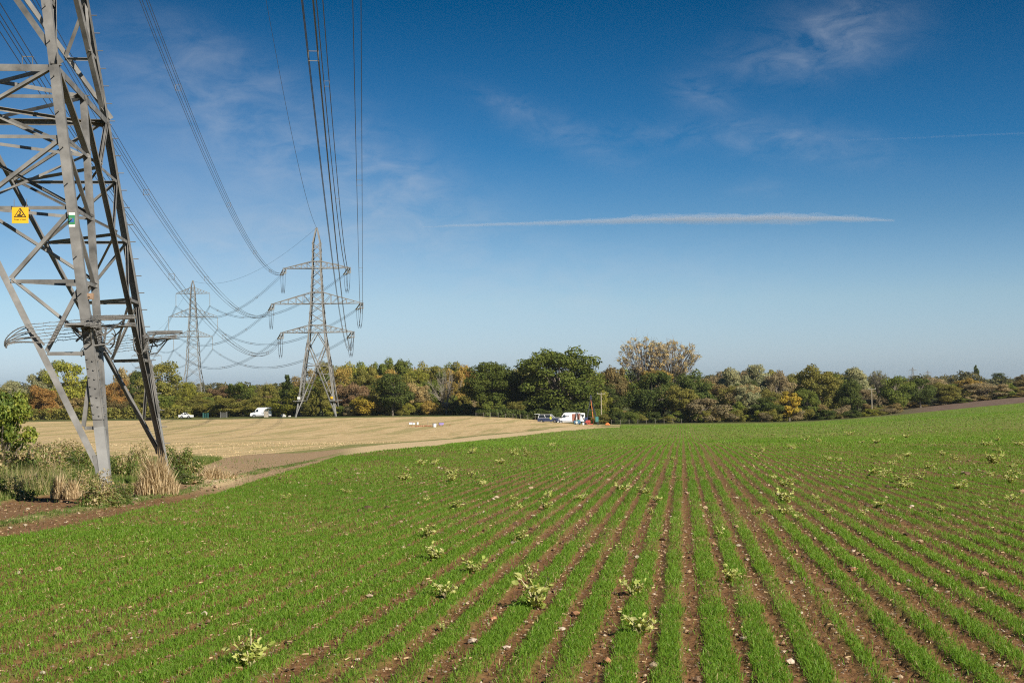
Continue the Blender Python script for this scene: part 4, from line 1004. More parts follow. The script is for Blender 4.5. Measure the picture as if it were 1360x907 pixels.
# --- single trees that can be told apart
T_ = tree
for a in [
    (18, 503, 40, 520, 'round', 'pale', 'grey green distant tree at the far left end of the treeline'),
    (57, 508, 44, 385, 'irregular', 'rust', 'rusty orange tree at far left, left of the big yellow green tree'),
    (52, 487, 44, 430, 'irregular', 'pale', 'grey green tree rising behind the rusty tree at far left'),
    (88, 477, 68, 400, 'round', 'yellowgreen', 'big yellow green tree seen left of the near pylon leg'),
    (120, 492, 40, 420, 'round', 'green', 'green tree directly behind the near pylon main leg'),
    (152, 500, 40, 392, 'irregular', 'rust', 'deep orange tree between the two near pylon legs'),
    (168, 484, 38, 440, 'irregular', 'beige', 'beige tree rising behind the deep orange one between the pylon legs'),
    (214, 479, 62, 405, 'round', 'olive', 'large olive green tree just right of the near pylon legs'),
    (186, 489, 34, 420, 'round', 'dark', 'dark green tree behind the right leg of the near pylon'),
    (247, 507, 30, 400, 'round', 'yellowgreen', 'pale yellowish tree below the hazy pylon'),
    (290, 510, 38, 420, 'irregular', 'maroon', 'reddish brown tree between the hazy pylon and the white van'),
    (322, 504, 40, 410, 'irregular', 'green', 'green tree rising above and left of the white van'),
    (352, 508, 34, 420, 'round', 'olive', 'olive tree just above the white van'),
    (382, 497, 22, 400, 'column', 'dark', 'narrow pointed dark tree left of the angle pylon'),
    (402, 496, 36, 440, 'irregular', 'brown', 'brownish tree behind the left leg of the angle pylon'),
    (452, 486, 40, 395, 'round', 'orange', 'orange tree just right of the angle pylon'),
    (436, 476, 40, 430, 'round', 'olive', 'olive tree behind the angle pylon, high on the wood'),
    (478, 476, 46, 430, 'irregular', 'yellowgreen', 'yellow olive tree on the wood skyline right of the angle pylon'),
    (508, 470, 30, 440, 'irregular', 'green', 'dark topped tree standing highest on the skyline left of centre'),
    (470, 505, 46, 385, 'irregular', 'maroon', 'purplish brown tree low beside the angle pylon'),
    (487, 520, 44, 376, 'bush', 'yellow', 'golden bush at the wood foot left of the dark green round tree'),
    (521, 496, 54, 372, 'round', 'dark', 'dark green round tree with a pale trunk in front of the wood'),
    (556, 505, 34, 382, 'irregular', 'beige', 'beige tree right beside the dark green round tree'),
    (592, 497, 44, 378, 'bare', 'pale', 'leafless grey tree with fanning branches left of the oaks'),
    (540, 474, 40, 440, 'round', 'green', 'green tree on the skyline above the dark round tree'),
    (572, 476, 44, 440, 'irregular', 'olive', 'olive tree on the skyline above the leafless grey tree'),
    (606, 480, 36, 410, 'irregular', 'orange', 'orange brown tree on the skyline above right of the leafless tree'),
    (622, 484, 28, 412, 'irregular', 'rust', 'small rusty tree beside the left oak'),
    (650, 479, 78, 368, 'oak', 'oak', 'broad dark green oak left of the biggest oak'),
    (742, 455, 112, 362, 'oak', 'oak', 'biggest dark green oak, standing behind the pickup and the van'),
    (692, 490, 40, 372, 'round', 'dark', 'dark tree filling the gap between the two oaks'),
    (815, 480, 44, 392, 'irregular', 'brown', 'brownish olive tree right of the biggest oak'),
    (800, 515, 34, 372, 'irregular', 'yellowgreen', 'yellowish tree behind the drilling tripod'),
    (855, 442, 76, 400, 'umbrella', 'straw', 'left half of the tall thin crowned pair above the treeline'),
    (894, 443, 76, 402, 'umbrella', 'straw', 'right half of the tall thin crowned pair above the treeline'),
    (868, 484, 60, 395, 'irregular', 'orange', 'golden brown tree below the tall thin crowned pair'),
    (866, 490, 74, 362, 'round', 'dark', 'dark green rounded tree in front of the golden brown one'),
    (920, 486, 60, 372, 'irregular', 'dark', 'dark green tree right of the tall thin crowned pair'),
    (905, 508, 46, 356, 'irregular', 'olive', 'olive tree between two dark green trees right of centre'),
    (936, 524, 54, 350, 'bush', 'greybrown', 'brownish twiggy bush in front of the dark green tree right of centre'),
    (972, 485, 40, 440, 'round', 'pale', 'pale grey green tree on the skyline, left of two'),
    (1004, 484, 44, 445, 'round', 'pale', 'pale grey green tree on the skyline, right of two'),
    (1030, 488, 38, 430, 'irregular', 'greybrown', 'grey brown tree on the skyline left of the tall green one'),
    (985, 506, 54, 392, 'irregular', 'beige', 'beige tree low below the two pale grey green ones'),
    (1022, 524, 50, 352, 'irregular', 'dark', 'low dark green tree beside the slender yellow one'),
    (1048, 519, 32, 350, 'column', 'yellow', 'slender bright yellow tree at the field edge, right part'),
    (1083, 480, 62, 372, 'irregular', 'olive', 'tall olive green tree right of the slender yellow one'),
    (1072, 512, 34, 356, 'irregular', 'green', 'green bush tree beside the yellow tree on its right'),
    (1135, 485, 46, 430, 'round', 'pale', 'pale grey green tree above the right wooden pole'),
    (1125, 500, 50, 372, 'irregular', 'dark', 'dark green tree left of the right wooden pole'),
    (1166, 487, 26, 400, 'umbrella', 'pale', 'thin crowned pale tree right of the right wooden pole'),
    (1190, 498, 46, 385, 'round', 'green', 'green rounded tree right of the right wooden pole'),
    (1222, 500, 50, 392, 'round', 'dark', 'dark green rounded tree in the right part of the treeline'),
    (1255, 505, 46, 398, 'irregular', 'olive', 'olive tree right of the dark green rounded one'),
    (1285, 500, 44, 440, 'irregular', 'orange', 'rusty topped tree just left of the poplar on the right'),
    (1312, 506, 64, 402, 'irregular', 'greybrown', 'wide grey brown thicket tree near the right edge'),
    (1297, 484, 9, 800, 'poplar', 'dark', 'tall narrow poplar standing on the skyline at right'),
    (1327, 495, 22, 760, 'round', 'dark', 'dark round distant tree on the skyline at right of the poplar'),
    (1358, 497, 30, 470, 'round', 'brown', 'brown tree cut by the right edge of the picture'),
    (1350, 512, 40, 410, 'irregular', 'brown', 'low brown tree at the foot of the right edge')]:
    T_(*a)
# --- the packed wood behind, tree by tree
sky_l = np.array([(-60, 512), (0, 514), (60, 512), (150, 513), (230, 513), (262, 519), (300, 516), (345, 514), (390, 508), (415, 490), (450, 480), (500, 475), (560, 478), (620, 484), (680, 492), (800, 484), (830, 484), (900, 490), (950, 492), (1000, 489), (1050, 491), (1110, 490), (1150, 496), (1200, 502), (1250, 504), (1300, 504), (1360, 506), (1420, 506)])
TR = random.Random(4)
GL = {'olive': 'olive green tree packed in the wood behind the front trees', 'green': 'mid green tree packed in the wood behind the front trees', 'brown': 'brown autumn tree packed in the wood behind the front trees',
      'orange': 'orange autumn tree packed in the wood behind the front trees', 'yellowgreen': 'yellowing tree packed in the wood behind the front trees', 'dark': 'dark evergreen tree packed in the wood behind the front trees',
      'greybrown': 'greyish twiggy tree packed in the wood behind the front trees', 'pale': 'pale leaved tree packed in the wood behind the front trees'}
def pick(px):
    if px < 380: return TR.choice(['olive', 'green', 'olive', 'yellowgreen', 'brown', 'olive'])
    if px < 640: return TR.choice(['olive', 'olive', 'brown', 'yellowgreen', 'green', 'olive', 'green', 'orange'])
    if px < 940: return TR.choice(['olive', 'brown', 'green', 'dark', 'olive'])
    return TR.choice(['olive', 'brown', 'green', 'greybrown', 'pale', 'dark', 'olive', 'greybrown'])
for (Yd, dy, stp) in ((480, 0, 30), (425, 12, 29), (391, 25, 30)):
    px = -55
    while px < 1420:
        jx = px+TR.uniform(-7, 7); ty = np.interp(jx, sky_l[:, 0], sky_l[:, 1])+dy*(.8 if jx > 400 else .45)+TR.uniform(-4, 6)
        Yq = Yd+TR.uniform(-10, 10)
        if jx > 1170: Yq += 22
        if not (Yd == 390 and 780 < jx < 800):
            c_ = pick(jx); T_(jx, ty, TR.uniform(36, 54), Yq, TR.choice(['round', 'irregular', 'irregular', 'round', 'oak']), c_, GL[c_], 'trees packed in the wood behind')
        px += stp
# --- bushes along the foot of the wood
BL = {'olive': 'low olive bush along the foot of the wood', 'greybrown': 'low grey brown twiggy bush along the foot of the wood', 'green': 'low green bush along the foot of the wood', 'yellowgreen': 'low yellowish bush along the foot of the wood', 'brown': 'low brown bush along the foot of the wood', 'dark': 'low dark green bush along the foot of the wood', 'orange': 'low orange bush along the foot of the wood'}
px = 235
while px < 1400:
    jx = px+TR.uniform(-4, 4); hb = TR.uniform(13, 25)
    if px < 400: ft, Yq = 552, 392; c_ = TR.choice(['yellowgreen', 'olive', 'olive', 'green', 'yellowgreen']); hb = TR.uniform(13, 21)
    elif px < 640: ft, Yq = 552, 378; c_ = TR.choice(['olive', 'orange', 'greybrown', 'yellowgreen', 'olive', 'green'])
    elif px < 780: ft, Yq = 558, 352; c_ = TR.choice(['dark', 'green', 'dark']); hb = TR.uniform(15, 20)
    elif px < 940: ft, Yq = 566, 349; c_ = TR.choice(['olive', 'dark', 'olive', 'green'])
    elif px < 1180: ft, Yq = 562, 349; c_ = TR.choice(['greybrown', 'olive', 'dark', 'brown', 'yellowgreen'])
    else: ft, Yq = np.interp(px, [1180, 1240, 1300, 1360], [559, 553, 544, 540]), 400; c_ = TR.choice(['olive', 'brown', 'green', 'greybrown', 'orange'])
    T_(jx, ft-hb, TR.uniform(17, 28), Yq+TR.uniform(-3, 4), 'bush', c_, BL[c_], 'bushes along the foot of the wood')
    if TR.random() < .8:
        c2_ = TR.choice([c_, 'olive', 'brown', 'green']); T_(jx+TR.uniform(-6, 6), ft-hb-TR.uniform(4, 12), TR.uniform(20, 32), Yq+9+TR.uniform(-2, 3), 'bush', c2_, BL[c2_], 'bushes along the foot of the wood')
    px += 11.5
# --- distant trees closing the horizon, one hazy mass
R = np.random.default_rng(31); lob = []
for Yd, st_ in ((760, 5), (1150, 4)):
    px = -40
    while px < 1420:
        tt = 498.5+3*math.sin(px/23.)+3*math.sin(px/9.+1)+R.uniform(-2, 3) if px > 900 else 509+R.uniform(-3, 4)
        r_ = ray(px, tt+(2 if Yd > 1000 else 0)); x = r_[0]/r_[1]*Yd; zt = CAMZ+r_[2]/r_[1]*Yd; z0 = float(G(x, Yd)); rr0 = R.uniform(2.2, 3.6)
        z = zt-rr0
        while z > z0: lob.append(((x+R.normal(0, 1), Yd+R.uniform(-14, 14), z), rr0, R.uniform(.2, .8))); z -= rr0*1.2
        px += st_
me = crown_mesh('distant_wood', R, lob, 5, .55, gap=.1); o = part('distant_wood', me, MFol); o.color = (.13, .125, .045, 1)
tag(o, 'hazy distant woodland low on the horizon beyond the nearer trees', 'woodland', kind='stuff')
# --- the clipped hedge behind the near pylon
def hedge(label, x0, x1, top, Y_, colr, n):
    R = np.random.default_rng(n); lob = []
    a, b = at(x0, Y_), at(x1, Y_); o = (a+b)/2; h = ((552-top)/F*Y_)
    for i in range(n):
        t = i/(n-1); p = a*(1-t)+b*t-o
        for k in range(2): lob.append(((p.x+R.normal(0, .4), p.y+R.normal(0, .5), p.z+h*(.25+.45*k)+R.normal(0, .15)), h*.36*R.uniform(.8, 1.2), R.uniform(.25, .7)))
    me = crown_mesh('hedge', R, lob, 9, .28, gap=.1); ob = part('hedge', me, MFol, loc=o); ob.color = (*GRN[colr], 1); tag(ob, label, 'hedge')
hedge('long olive hedge behind the stubble on the left, seen under the near pylon', -40, 246, 537, 378, 'olive', 60)
hedge('low dark hedge in front of the biggest oak beside the pickup', 652, 742, 541, 350, 'dark', 26)

# ------------------------------------------------------------------ plants at the foot of the near pylon
MBr = leaf_material('bramble_leaf', [(0, (.06, .095, .02)), (.35, (.115, .165, .03)), (.6, (.21, .21, .06)), (.8, (.34, .26, .12)), (1, (.50, .40, .22))], .3)
MBu = leaf_material('shrub_leaf', [(0, (.05, .085, .015)), (.4, (.10, .15, .025)), (.75, (.20, .24, .035)), (1, (.34, .34, .06))], .3)
MDry = leaf_material('dry_grass', [(0, (.22, .16, .08)), (.5, (.46, .34, .19)), (1, (.66, .54, .34))], .25)
def mound(seed, n, size, kind):
    R = np.random.default_rng(seed); d = R.normal(0, 1, (n, 3)); d[:, 2] = np.abs(d[:, 2]); d /= np.linalg.norm(d, axis=1)[:, None]
    bump = 1+.28*np.sin(d[:, 0]*5+seed)*np.cos(d[:, 1]*6+seed)+.2*np.sin(d[:, 2]*8+seed*3)
    c = d*(bump*R.uniform(.25, 1.03, n)**.6)[:, None]; c[:, :2] *= .9
    v = np.clip(.45+.25*np.sin(c[:, 0]*4+seed)+.2*np.cos(c[:, 1]*5)+R.normal(0, .2, n)+(.15 if kind == 'mixed' else -.05), 0, 1)
    V = leaf_quads(R, c, d+R.normal(0, .9, (n, 3)), size*1.5, .55)
    st = MB()
    for i in range(26):
        a = R.uniform(0, 6.28); r = R.uniform(.3, 1); z = R.uniform(.5, 1.25); st.tube([(0.2*math.cos(a), .2*math.sin(a), 0), (r*.5*math.cos(a), r*.5*math.sin(a), z*.8), (r*math.cos(a), r*math.sin(a), z*R.uniform(.6, 1))], [.012, .009, .004], 3)
    return mesh_np('leaves', V, np.arange(n*4), np.full(n, 4), {'v': np.repeat(v, 4)}), st.mesh('stem')
MND = [mound(i, 3600, .034, 'mixed') for i in range(3)]+[mound(9+i, 3600, .034, 'green') for i in range(2)]
def bramble(px, py, wpx, hpx, k, label, group=None, mat=None, name='bramble', cat='bramble'):
    x, y = hit(px, py); w = wpx/F*y/2; h = hpx/F*y
    e = empty(name, label, cat, (x, y, float(G(x, y))-.05), k*1.3, group, (w, w, h/1.1)); me, st = MND[k % 5]
    part('leaves', me, mat or MBr, e); part('stem', st, MBark, e); return e
for k, (px, py, w, h, lab) in enumerate([
    (-20, 640, 90, 60, 'bramble mound under the leafy shrub at the left edge'), (30, 636, 80, 50, 'bramble mound right of the leafy shrub at the left edge'),
    (70, 632, 70, 42, 'low bramble left of the near pylon leg'), (104, 630, 56, 34, 'bramble directly left of the near pylon foot'), (58, 652, 60, 30, 'green bramble in front of the others, left of the pylon foot'),
    (104, 652, 50, 26, 'low green plants in front of the near pylon foot'), (166, 636, 46, 42, 'bramble between the two near pylon feet, left one'), (186, 632, 44, 42, 'bramble between the two near pylon feet, right one'),
    (232, 634, 60, 42, 'brownish bramble right of the dry grass tuft'), (250, 628, 40, 34, 'bramble at the right end of the patch round the pylon'), (10, 660, 70, 26, 'low green growth beside the track at the left edge'),
    (180, 652, 50, 14, 'low green leaves at the front foot of the bramble between pylon feet'), (134, 671, 62, 42, 'low leafy growth hiding the foot of the near pylon leg'), (160, 667, 44, 30, 'small green plant right of the foot of the near pylon leg'), (248, 640, 46, 16, 'low green leaves right of the dry tuft'), (0, 615, 90, 40, 'bramble behind the leafy shrub at the left edge'), (45, 612, 60, 30, 'bramble at the back, left of the pylon'), (92, 610, 60, 24, 'bramble at the back beside the pylon brace')]):
    bramble(px, py, w, h, k, lab)
# leafy shrub at the left edge
def shrub(px, py, w, h, lab, seed):
    x, y = hit(px, py); R = np.random.default_rng(seed); lob = []; st = MB()
    for i in range(26):
        a = R.uniform(0, 6.28); r = R.uniform(0, .42)**.8; z = R.uniform(.25, .93); p = np.array((r*math.cos(a), r*math.sin(a), z)); lob.append((p, R.uniform(.10, .17), R.uniform(.3, .8)))
        st.tube([(0, 0, 0), p*np.array((.5, .5, .5)), p], [.02, .013, .004], 4)
    me = crown_mesh('leaves', R, lob, 150, .022, gap=.1); e = empty('shrub', lab, 'shrub', (x, y, float(G(x, y))), 0, None, (w/F*y, w/F*y, h/F*y))
    part('leaves', me, MBu, e); part('stem', st, MBark, e)
shrub(0, 628, 80, 108, 'leafy yellow green shrub at the left edge of the picture', 3)
shrub(-30, 628, 80, 125, 'taller yellow green shrub cut by the left edge', 5)
def tuft(px, py, w, h, n, lab, spread=1.0):
    x, y = hit(px, py); W_ = w/F*y/2; H_ = h/F*y; a = rng.uniform(0, 6.28, n); r = rng.uniform(0, 1, n)**.9*W_
    bx, by = r*np.cos(a), r*np.sin(a)*.8
    hh = H_*rng.uniform(.3, 1.0, n)*(1-.75*(r/W_)); th = a+rng.normal(0, .8, n); bd = rng.uniform(.05, .4, n)*hh*spread
    fa = rng.uniform(0, 3.14, n); ww = .006*rng.uniform(.6, 1.6, n); wx, wy = np.cos(fa)*ww, np.sin(fa)*ww
    V = np.empty((n, 5, 3)); z = np.zeros(n)
    V[:, 0] = np.stack([bx-wx, by-wy, z], -1); V[:, 1] = np.stack([bx+wx, by+wy, z], -1); V[:, 2] = np.stack([bx+.3*bd*np.cos(th)+wx, by+.3*bd*np.sin(th)+wy, hh*.6], -1)
    V[:, 3] = np.stack([bx+.3*bd*np.cos(th)-wx, by+.3*bd*np.sin(th)-wy, hh*.6], -1); V[:, 4] = np.stack([bx+bd*np.cos(th), by+bd*np.sin(th), hh], -1)
    b = np.arange(n)[:, None]*5; me = mesh_np('dry_grass', V.reshape(-1, 3), (b+np.array([[0, 1, 2, 3, 3, 2, 4]])).ravel(), np.tile([4, 3], n), {'v': np.repeat(rng.uniform(0, 1, n), 5)})
    o = part('dry_grass', me, MDry, loc=(x, y, float(G(x, y))-.03)); tag(o, lab, 'grass tuft')
tuft(208, 656, 58, 70, 1900, 'tall tuft of bleached dry grass at the foot of the right pylon leg')
tuft(78, 660, 22, 44, 420, 'narrow dry grass tuft left of the near pylon foot, left of two')
tuft(96, 660, 26, 36, 420, 'narrow dry grass tuft left of the near pylon foot, right of two')
tuft(38, 652, 24, 40, 380, 'dry grass tuft among the brambles near the left edge')
tuft(140, 668, 44, 40, 420, 'short dry grass round the foot of the near pylon leg')
tuft(284, 634, 60, 22, 900, 'flattened straw coloured grass right of the brambles by the track', 2.2)
tuft(60, 634, 40, 46, 380, 'thin dry stems among the brambles left of the near pylon')

# ------------------------------------------------------------------ vehicles and the drilling crew at the far field edge
MVanW = material('white_paint', (.72, .73, .74), .35, var=.03, spec=.5)
MGlaz = material('dark_window', (.02, .025, .03), .12, var=.1, spec=.6)
MTyre = material('tyre_rubber', (.025, .025, .025), .85)
MRim = material('wheel_rim', (.35, .35, .36), .4, metal=.5)
MDark = material('dark_plastic', (.04, .045, .06), .5)
MNavy = material('navy_paint', (.035, .05, .11), .35, spec=.5)
MRedI = material('red_brown_lining', (.30, .12, .08), .7)
MRed = material('red_paint', (.42, .07, .05), .5)
MOrg = material('orange_plastic', (.62, .19, .05), .5)
MBlue = material('blue_plastic', (.05, .13, .22), .5)
MTeal = material('teal_paint', (.06, .20, .18), .5)
MLamp = material('lamp_lens', (.6, .58, .5), .2)
MWood = material('pole_wood', (.34, .29, .21), .9, var=.2, nscale=4)
MLill = material('lilac_plastic', (.26, .20, .42), .5)
MSkin = material('skin', (.42, .26, .19), .6)
def wheels(root, xs, ty, r=.36, w=.24):
    for x in xs:
        for s in (-1, 1):
            tm = MB(); tm.cyl((x, s*(ty-w/2), r), (x, s*(ty+w/2-.02), r), r, 18); t_ = part('wheel', tm, MTyre, root)
            rm = MB(); rm.cyl((x, s*(ty+w/2-.03), r), (x, s*(ty+w/2+.005), r), r*.6, 14); part('rim', rm, MRim, t_)
def van(label, loc, rz, L_=5.9, H_=2.55, Wd=2.0, openside=False, logo=False):
    e = empty('van', label, 'van', loc, rz)
    f = -L_/2; b = L_/2
    prof = [(f, .35), (f-.0, .95), (f+.15, 1.1), (f+.95, 1.3), (f+1.75, H_-.22), (f+2.2, H_), (b-.12, H_), (b, H_-.1), (b, .35)]
    # wheel arches cut into the sill line
    def arch(x): return [(x+.45, .35)]+[(x+.45*math.cos(t), .35+.42*math.sin(t)) for t in np.linspace(.3, 2.84, 7)]+[(x-.45, .35)]
    xs = (f+1.0, b-1.15); prof2 = prof+arch(xs[1])+arch(xs[0])
    body = MB(); k = len(prof2); ww = Wd/2
    V = []
    for s in (-1, 1):
        for (x, z) in prof2: V.append((x, s*(ww-(.10*max(0, z-1.2)/1.3)), z))
    body.add(V, [tuple(range(k)), tuple(range(2*k-1, k-1, -1))]+[(i, (i+1) % k, (i+1) % k+k, i+k) for i in range(k)])
    bo = part('body', body, MVanW, e)
    wsx = MB(); p1, p2 = np.array((f+1.0, 0, 1.36)), np.array((f+1.68, 0, H_-.32)); nrm = np.array((-.80, 0, .60))*.02
    wsx.add([p1+nrm+(0, -.85, 0), p1+nrm+(0, .85, 0), p2+nrm+(0, .78, 0), p2+nrm+(0, -.78, 0)], [(0, 1, 2, 3)]); part('windscreen', wsx, MGlaz, e)
    for s in (-1, 1):
        y0 = s*(ww-.0); w_ = MB(); w_.add([(f+1.25, y0*.99+s*.012, 1.40), (f+2.15, y0*.99+s*.012, 1.40), (f+2.15, y0*.96+s*.012, 2.05), (f+1.72, y0*.96+s*.012, 2.05)], [(0, 1, 2, 3)]); part('side_window', w_, MGlaz, e)
        ml = MB(); ml.box((f+1.25, s*(ww+.13), 1.5), (.12, .2, .32)); part('mirror', ml, MDark, e)
        hl = MB(); hl.box((f+.14, s*.75, .98), (.25, .3, .22)); part('headlight', hl, MLamp, e)
        dl = MB(); dl.bar((f+2.25, s*(ww+.003), .5), (f+2.25, s*(ww-.1), 2.2), .025); dl.bar((b-1.9, s*(ww+.003), .5), (b-1.9, s*(ww-.1), 2.2), .025); dl.bar((f+.6, s*(ww+.01), .62), (b-.1, s*(ww+.01), .62), .03, .1); part('trim', dl, MDark, e)
    bp = MB(); bp.box((f-.03, 0, .5), (.18, Wd-.1, .34)); part('bumper', bp, MDark, e)
    wheels(e, xs, ww-.08)
    if logo:
        for s in (-1,):
            lg = MB()
            for i, (dx, hh) in enumerate(((0, .3), (.24, .38), (.52, .38), (.76, .3))): lg.bar((b-3.55+dx, s*(ww+.008), 1.55), (b-3.45+dx, s*(ww-.01), 1.55+hh), .13, .02, up=(0, 1, 0))
            part('lettering', lg, MNavy, e)
    if openside:
        for (x0, x1, m_) in ((b-1.95, b-1.15, MRedI), (b-.75, b-.18, MRedI)):
            d = MB(); d.box(((x0+x1)/2, -(ww-.035), 1.35), (x1-x0, .10, 1.75)); part('open_doorway', d, m_, e)
        sd = MB(); sd.box((b-.95, -(ww+.10), 1.4), (.08, .35, 1.9)); part('door', sd, MVanW, e)
        for s in (-1, 1):
            sd = MB(); sd.box((b+.55, s*(ww+.12), 1.4), (1.05, .06, 1.95), None); sd2 = part('door', sd, MVanW, e)
            wn = MB(); wn.box((b+.55, s*(ww+.12)-.036, 1.8), (.55, .012, .45)); part('pane', wn, MGlaz, sd2)
    return e
def car(label, loc, rz, paint, L_=4.4, H_=1.5, low=None, kind='car', suv=False):
    e = empty(kind, label, kind, loc, rz); f, b = -L_/2, L_/2; ww = .9; hb = .95 if not suv else 1.1
    def arch(x): return [(x+.4, .3)]+[(x+.4*math.cos(t), .3+.4*math.sin(t)) for t in np.linspace(.3, 2.84, 7)]+[(x-.4, .3)]
    xs = (f+.85, b-.9)
    prof = [(f, .3), (f, .75), (f+.2, hb-.12), (f+1.1, hb), (b-.1, hb), (b, hb-.1), (b, .3)]+arch(xs[1])+arch(xs[0])
    k = len(prof); m_ = MB(); m_.add([(x, -ww, z) for x, z in prof]+[(x, ww, z) for x, z in prof], [tuple(range(k)), tuple(range(2*k-1, k-1, -1))]+[(i, (i+1) % k, (i+1) % k+k, i+k) for i in range(k)])
    part('body', m_, low or paint, e)
    gt = (f+1.1, b-.15 if suv else b-.7); rt = (f+1.9, b-.35 if suv else b-1.4)
    c = MB(); c.add([(gt[0], -ww+.04, hb), (gt[1], -ww+.04, hb), (gt[1], ww-.04, hb), (gt[0], ww-.04, hb), (rt[0], -ww+.2, H_), (rt[1], -ww+.2, H_), (rt[1], ww-.2, H_), (rt[0], ww-.2, H_)], [(0, 1, 5, 4), (1, 2, 6, 5), (2, 3, 7, 6), (3, 0, 4, 7), (4, 5, 6, 7)])
    part('cabin', c, MGlaz, e)
    r_ = MB(); r_.box(((rt[0]+rt[1])/2, 0, H_+.015), (rt[1]-rt[0]+.1, 2*ww-.36, .06))
    for s in (-1, 1):
        for x0, x1 in ((gt[0], rt[0]), ((gt[0]+gt[1])/2+.1, (rt[0]+rt[1])/2+.15), (gt[1], rt[1])): r_.bar((x0, s*(ww-.03), hb), (x1, s*(ww-.19), H_), .08)
    part('roof', r_, paint, e)
    if low is not None: sh = MB(); sh.box(((f+b)/2, 0, hb+.03), (L_*.98, 2*ww-.02, .05)); part('shoulder', sh, paint, e)
    for s in (-1, 1): hl = MB(); hl.box((f+.05, s*.65, .75), (.14, .3, .16)); part('headlight', hl, MLamp, e); tl = MB(); tl.box((b+.005, s*.72, .85), (.05, .2, .2)); part('tail_light', tl, MRed, e)
    wheels(e, xs, ww-.1, .33, .2)
    return e
def G3(px, Y_): p = at(px, Y_); return p
van('white panel van parked before the trees, left of the angle pylon', G3(346.5, 381), rad(8), 5.6, 2.55)
van('white van with open rear doors and reddish interior beside the drilling tripod', G3(754, 337), rad(5), 5.7, 2.55, openside=True, logo=True)
pk = car('white and dark four by four with its tailgate raised, left of the open van', G3(728.5, 330), rad(180-14), MVanW, 4.9, 1.85, MNavy, 'pickup', True)
tg = MB(); tg.box((2.75, 0, 1.98), (.95, 1.5, .07), None); part('tailgate', tg, MVanW, pk)
car('dark blue car parked behind the left leg of the angle pylon', G3(406, 384), rad(20), MNavy, 4.3, 1.5)
car('small white car at the far left edge of the stubble near the wooden gates', G3(247, 377), rad(175), MVanW, 3.6, 1.45)
# cabinet, gates and heap left of the angle pylon
def G4(px, Y_): p = at(px, Y_); return p
e = empty('cabinet', 'beige equipment cabinet standing in front of the white van', 'cabinet', G4(353.5, 375), .1)
mb = MB(); mb.box((0, 0, .85), (1.1, .7, 1.6)); part('housing', mb, material('beige_paint', (.38, .33, .26), .6), e); mb = MB(); mb.box((0, 0, 1.69), (1.25, .85, .08)); part('lid', mb, MSteelF, e); mb = MB(); mb.box((.35, -.37, .9), (.05, .05, .2)); part('handle', mb, MDark, e)
def gate(px, Y_, w, h, mt, lab, mesh):
    g = empty('gate', lab, 'gate', G4(px, Y_), 0)
    for s in (-1, 1): m_ = MB(); m_.box((s*w/2, 0, h/2), (.14, .14, h+.2)); part('post', m_, mt, g)
    m_ = MB()
    for z in np.linspace(.15, h-.1, 5): m_.bar((-w/2, 0, z), (w/2, 0, z), .06)
    for x in np.linspace(-w/2, w/2, mesh): m_.bar((x, 0, .1), (x, 0, h-.05), .06)
    part('bars', m_, mt, g)
gate(273, 376, 1.3, 1.3, MTeal, 'small green metal gate left of the grey one', 3); gate(297, 376, 1.7, 1.5, MSteelF, 'small grey barred gate left of the white van', 8)
R_ = np.random.default_rng(3)
def heap(px, Y_, w, h, mt, lab, cat, name):
    d = R_.normal(0, 1, (90, 3)); m_ = MB(); m_.sphere((0, 0, 0), (w/2, w/2*.8, h), 14, 8); me = m_.mesh(name)
    a = np.empty(len(me.vertices)*3, np.float32); me.vertices.foreach_get('co', a); a = a.reshape(-1, 3); a *= (1+.12*np.sin(a[:, :1]*9+a[:, 1:2]*7)); me.vertices.foreach_set('co', a.ravel()); me.update()
    o = part(name, me, mt, loc=G4(px, Y_)); tag(o, lab, cat); return o
heap(376, 380, 1.5, .8, material('pale_sheet', (.45, .44, .42), .7), 'pale sheeted heap right of the white van before the hedge', 'heap', 'sheeted_heap')
heap(384.5, 380, .9, .35, material('pale_sheet_two', (.42, .40, .36), .7), 'small pale heap beside the larger sheeted heap', 'heap', 'sheeted_heap')
# things in the stubble
def bucket(px, py, r, h, m1, m2, lab, cat='bucket', Y_=None):
    if Y_ is None: x, y = hit(px, py)
    else: p = at(px, Y_); x, y = p.x, p.y
    e = empty(cat if cat != 'bucket' else 'bucket', lab, cat, (x, y, float(G(x, y))), 0)
    m_ = MB(); m_.tube([(0, 0, 0), (0, 0, h)], [r*.85, r], 14); part('body', m_, m1, e); m_ = MB(); m_.cyl((0, 0, h), (0, 0, h+.05), r*1.08, 14); part('lid', m_, m2, e); return e
def box(px, py, d, m1, m2, lab, name='crate', Y_=None, rz=.3):
    if Y_ is None: x, y = hit(px, py)
    else: p = at(px, Y_); x, y = p.x, p.y
    e = empty(name, lab, name, (x, y, float(G(x, y))), rz); m_ = MB(); m_.box((0, 0, d[2]/2), d); part('body', m_, m1, e); m_ = MB(); m_.box((0, 0, d[2]+.03), (d[0]*1.06, d[1]*1.06, .07)); part('lid', m_, m2, e); return e
box(545.5, 563.5, (.65, .4, .3), MVanW, MLill, 'white box lying in the stubble, leftmost of the small objects'); box(549.3, 563.8, (.4, .4, .25), MVanW, MVanW, 'white box in the stubble right beside the leftmost one')
bucket(554.5, 564, .2, .42, MVanW, MVanW, 'white bucket in the stubble left of the dug red soil')
bucket(577, 567, .34, .55, MVanW, MLill, 'white tub with a lilac top in the stubble right of the red soil', 'tub')
box(586, 564.5, (.85, .5, .35), MLill, MLill, 'lilac crate in the stubble, rightmost of the small objects')
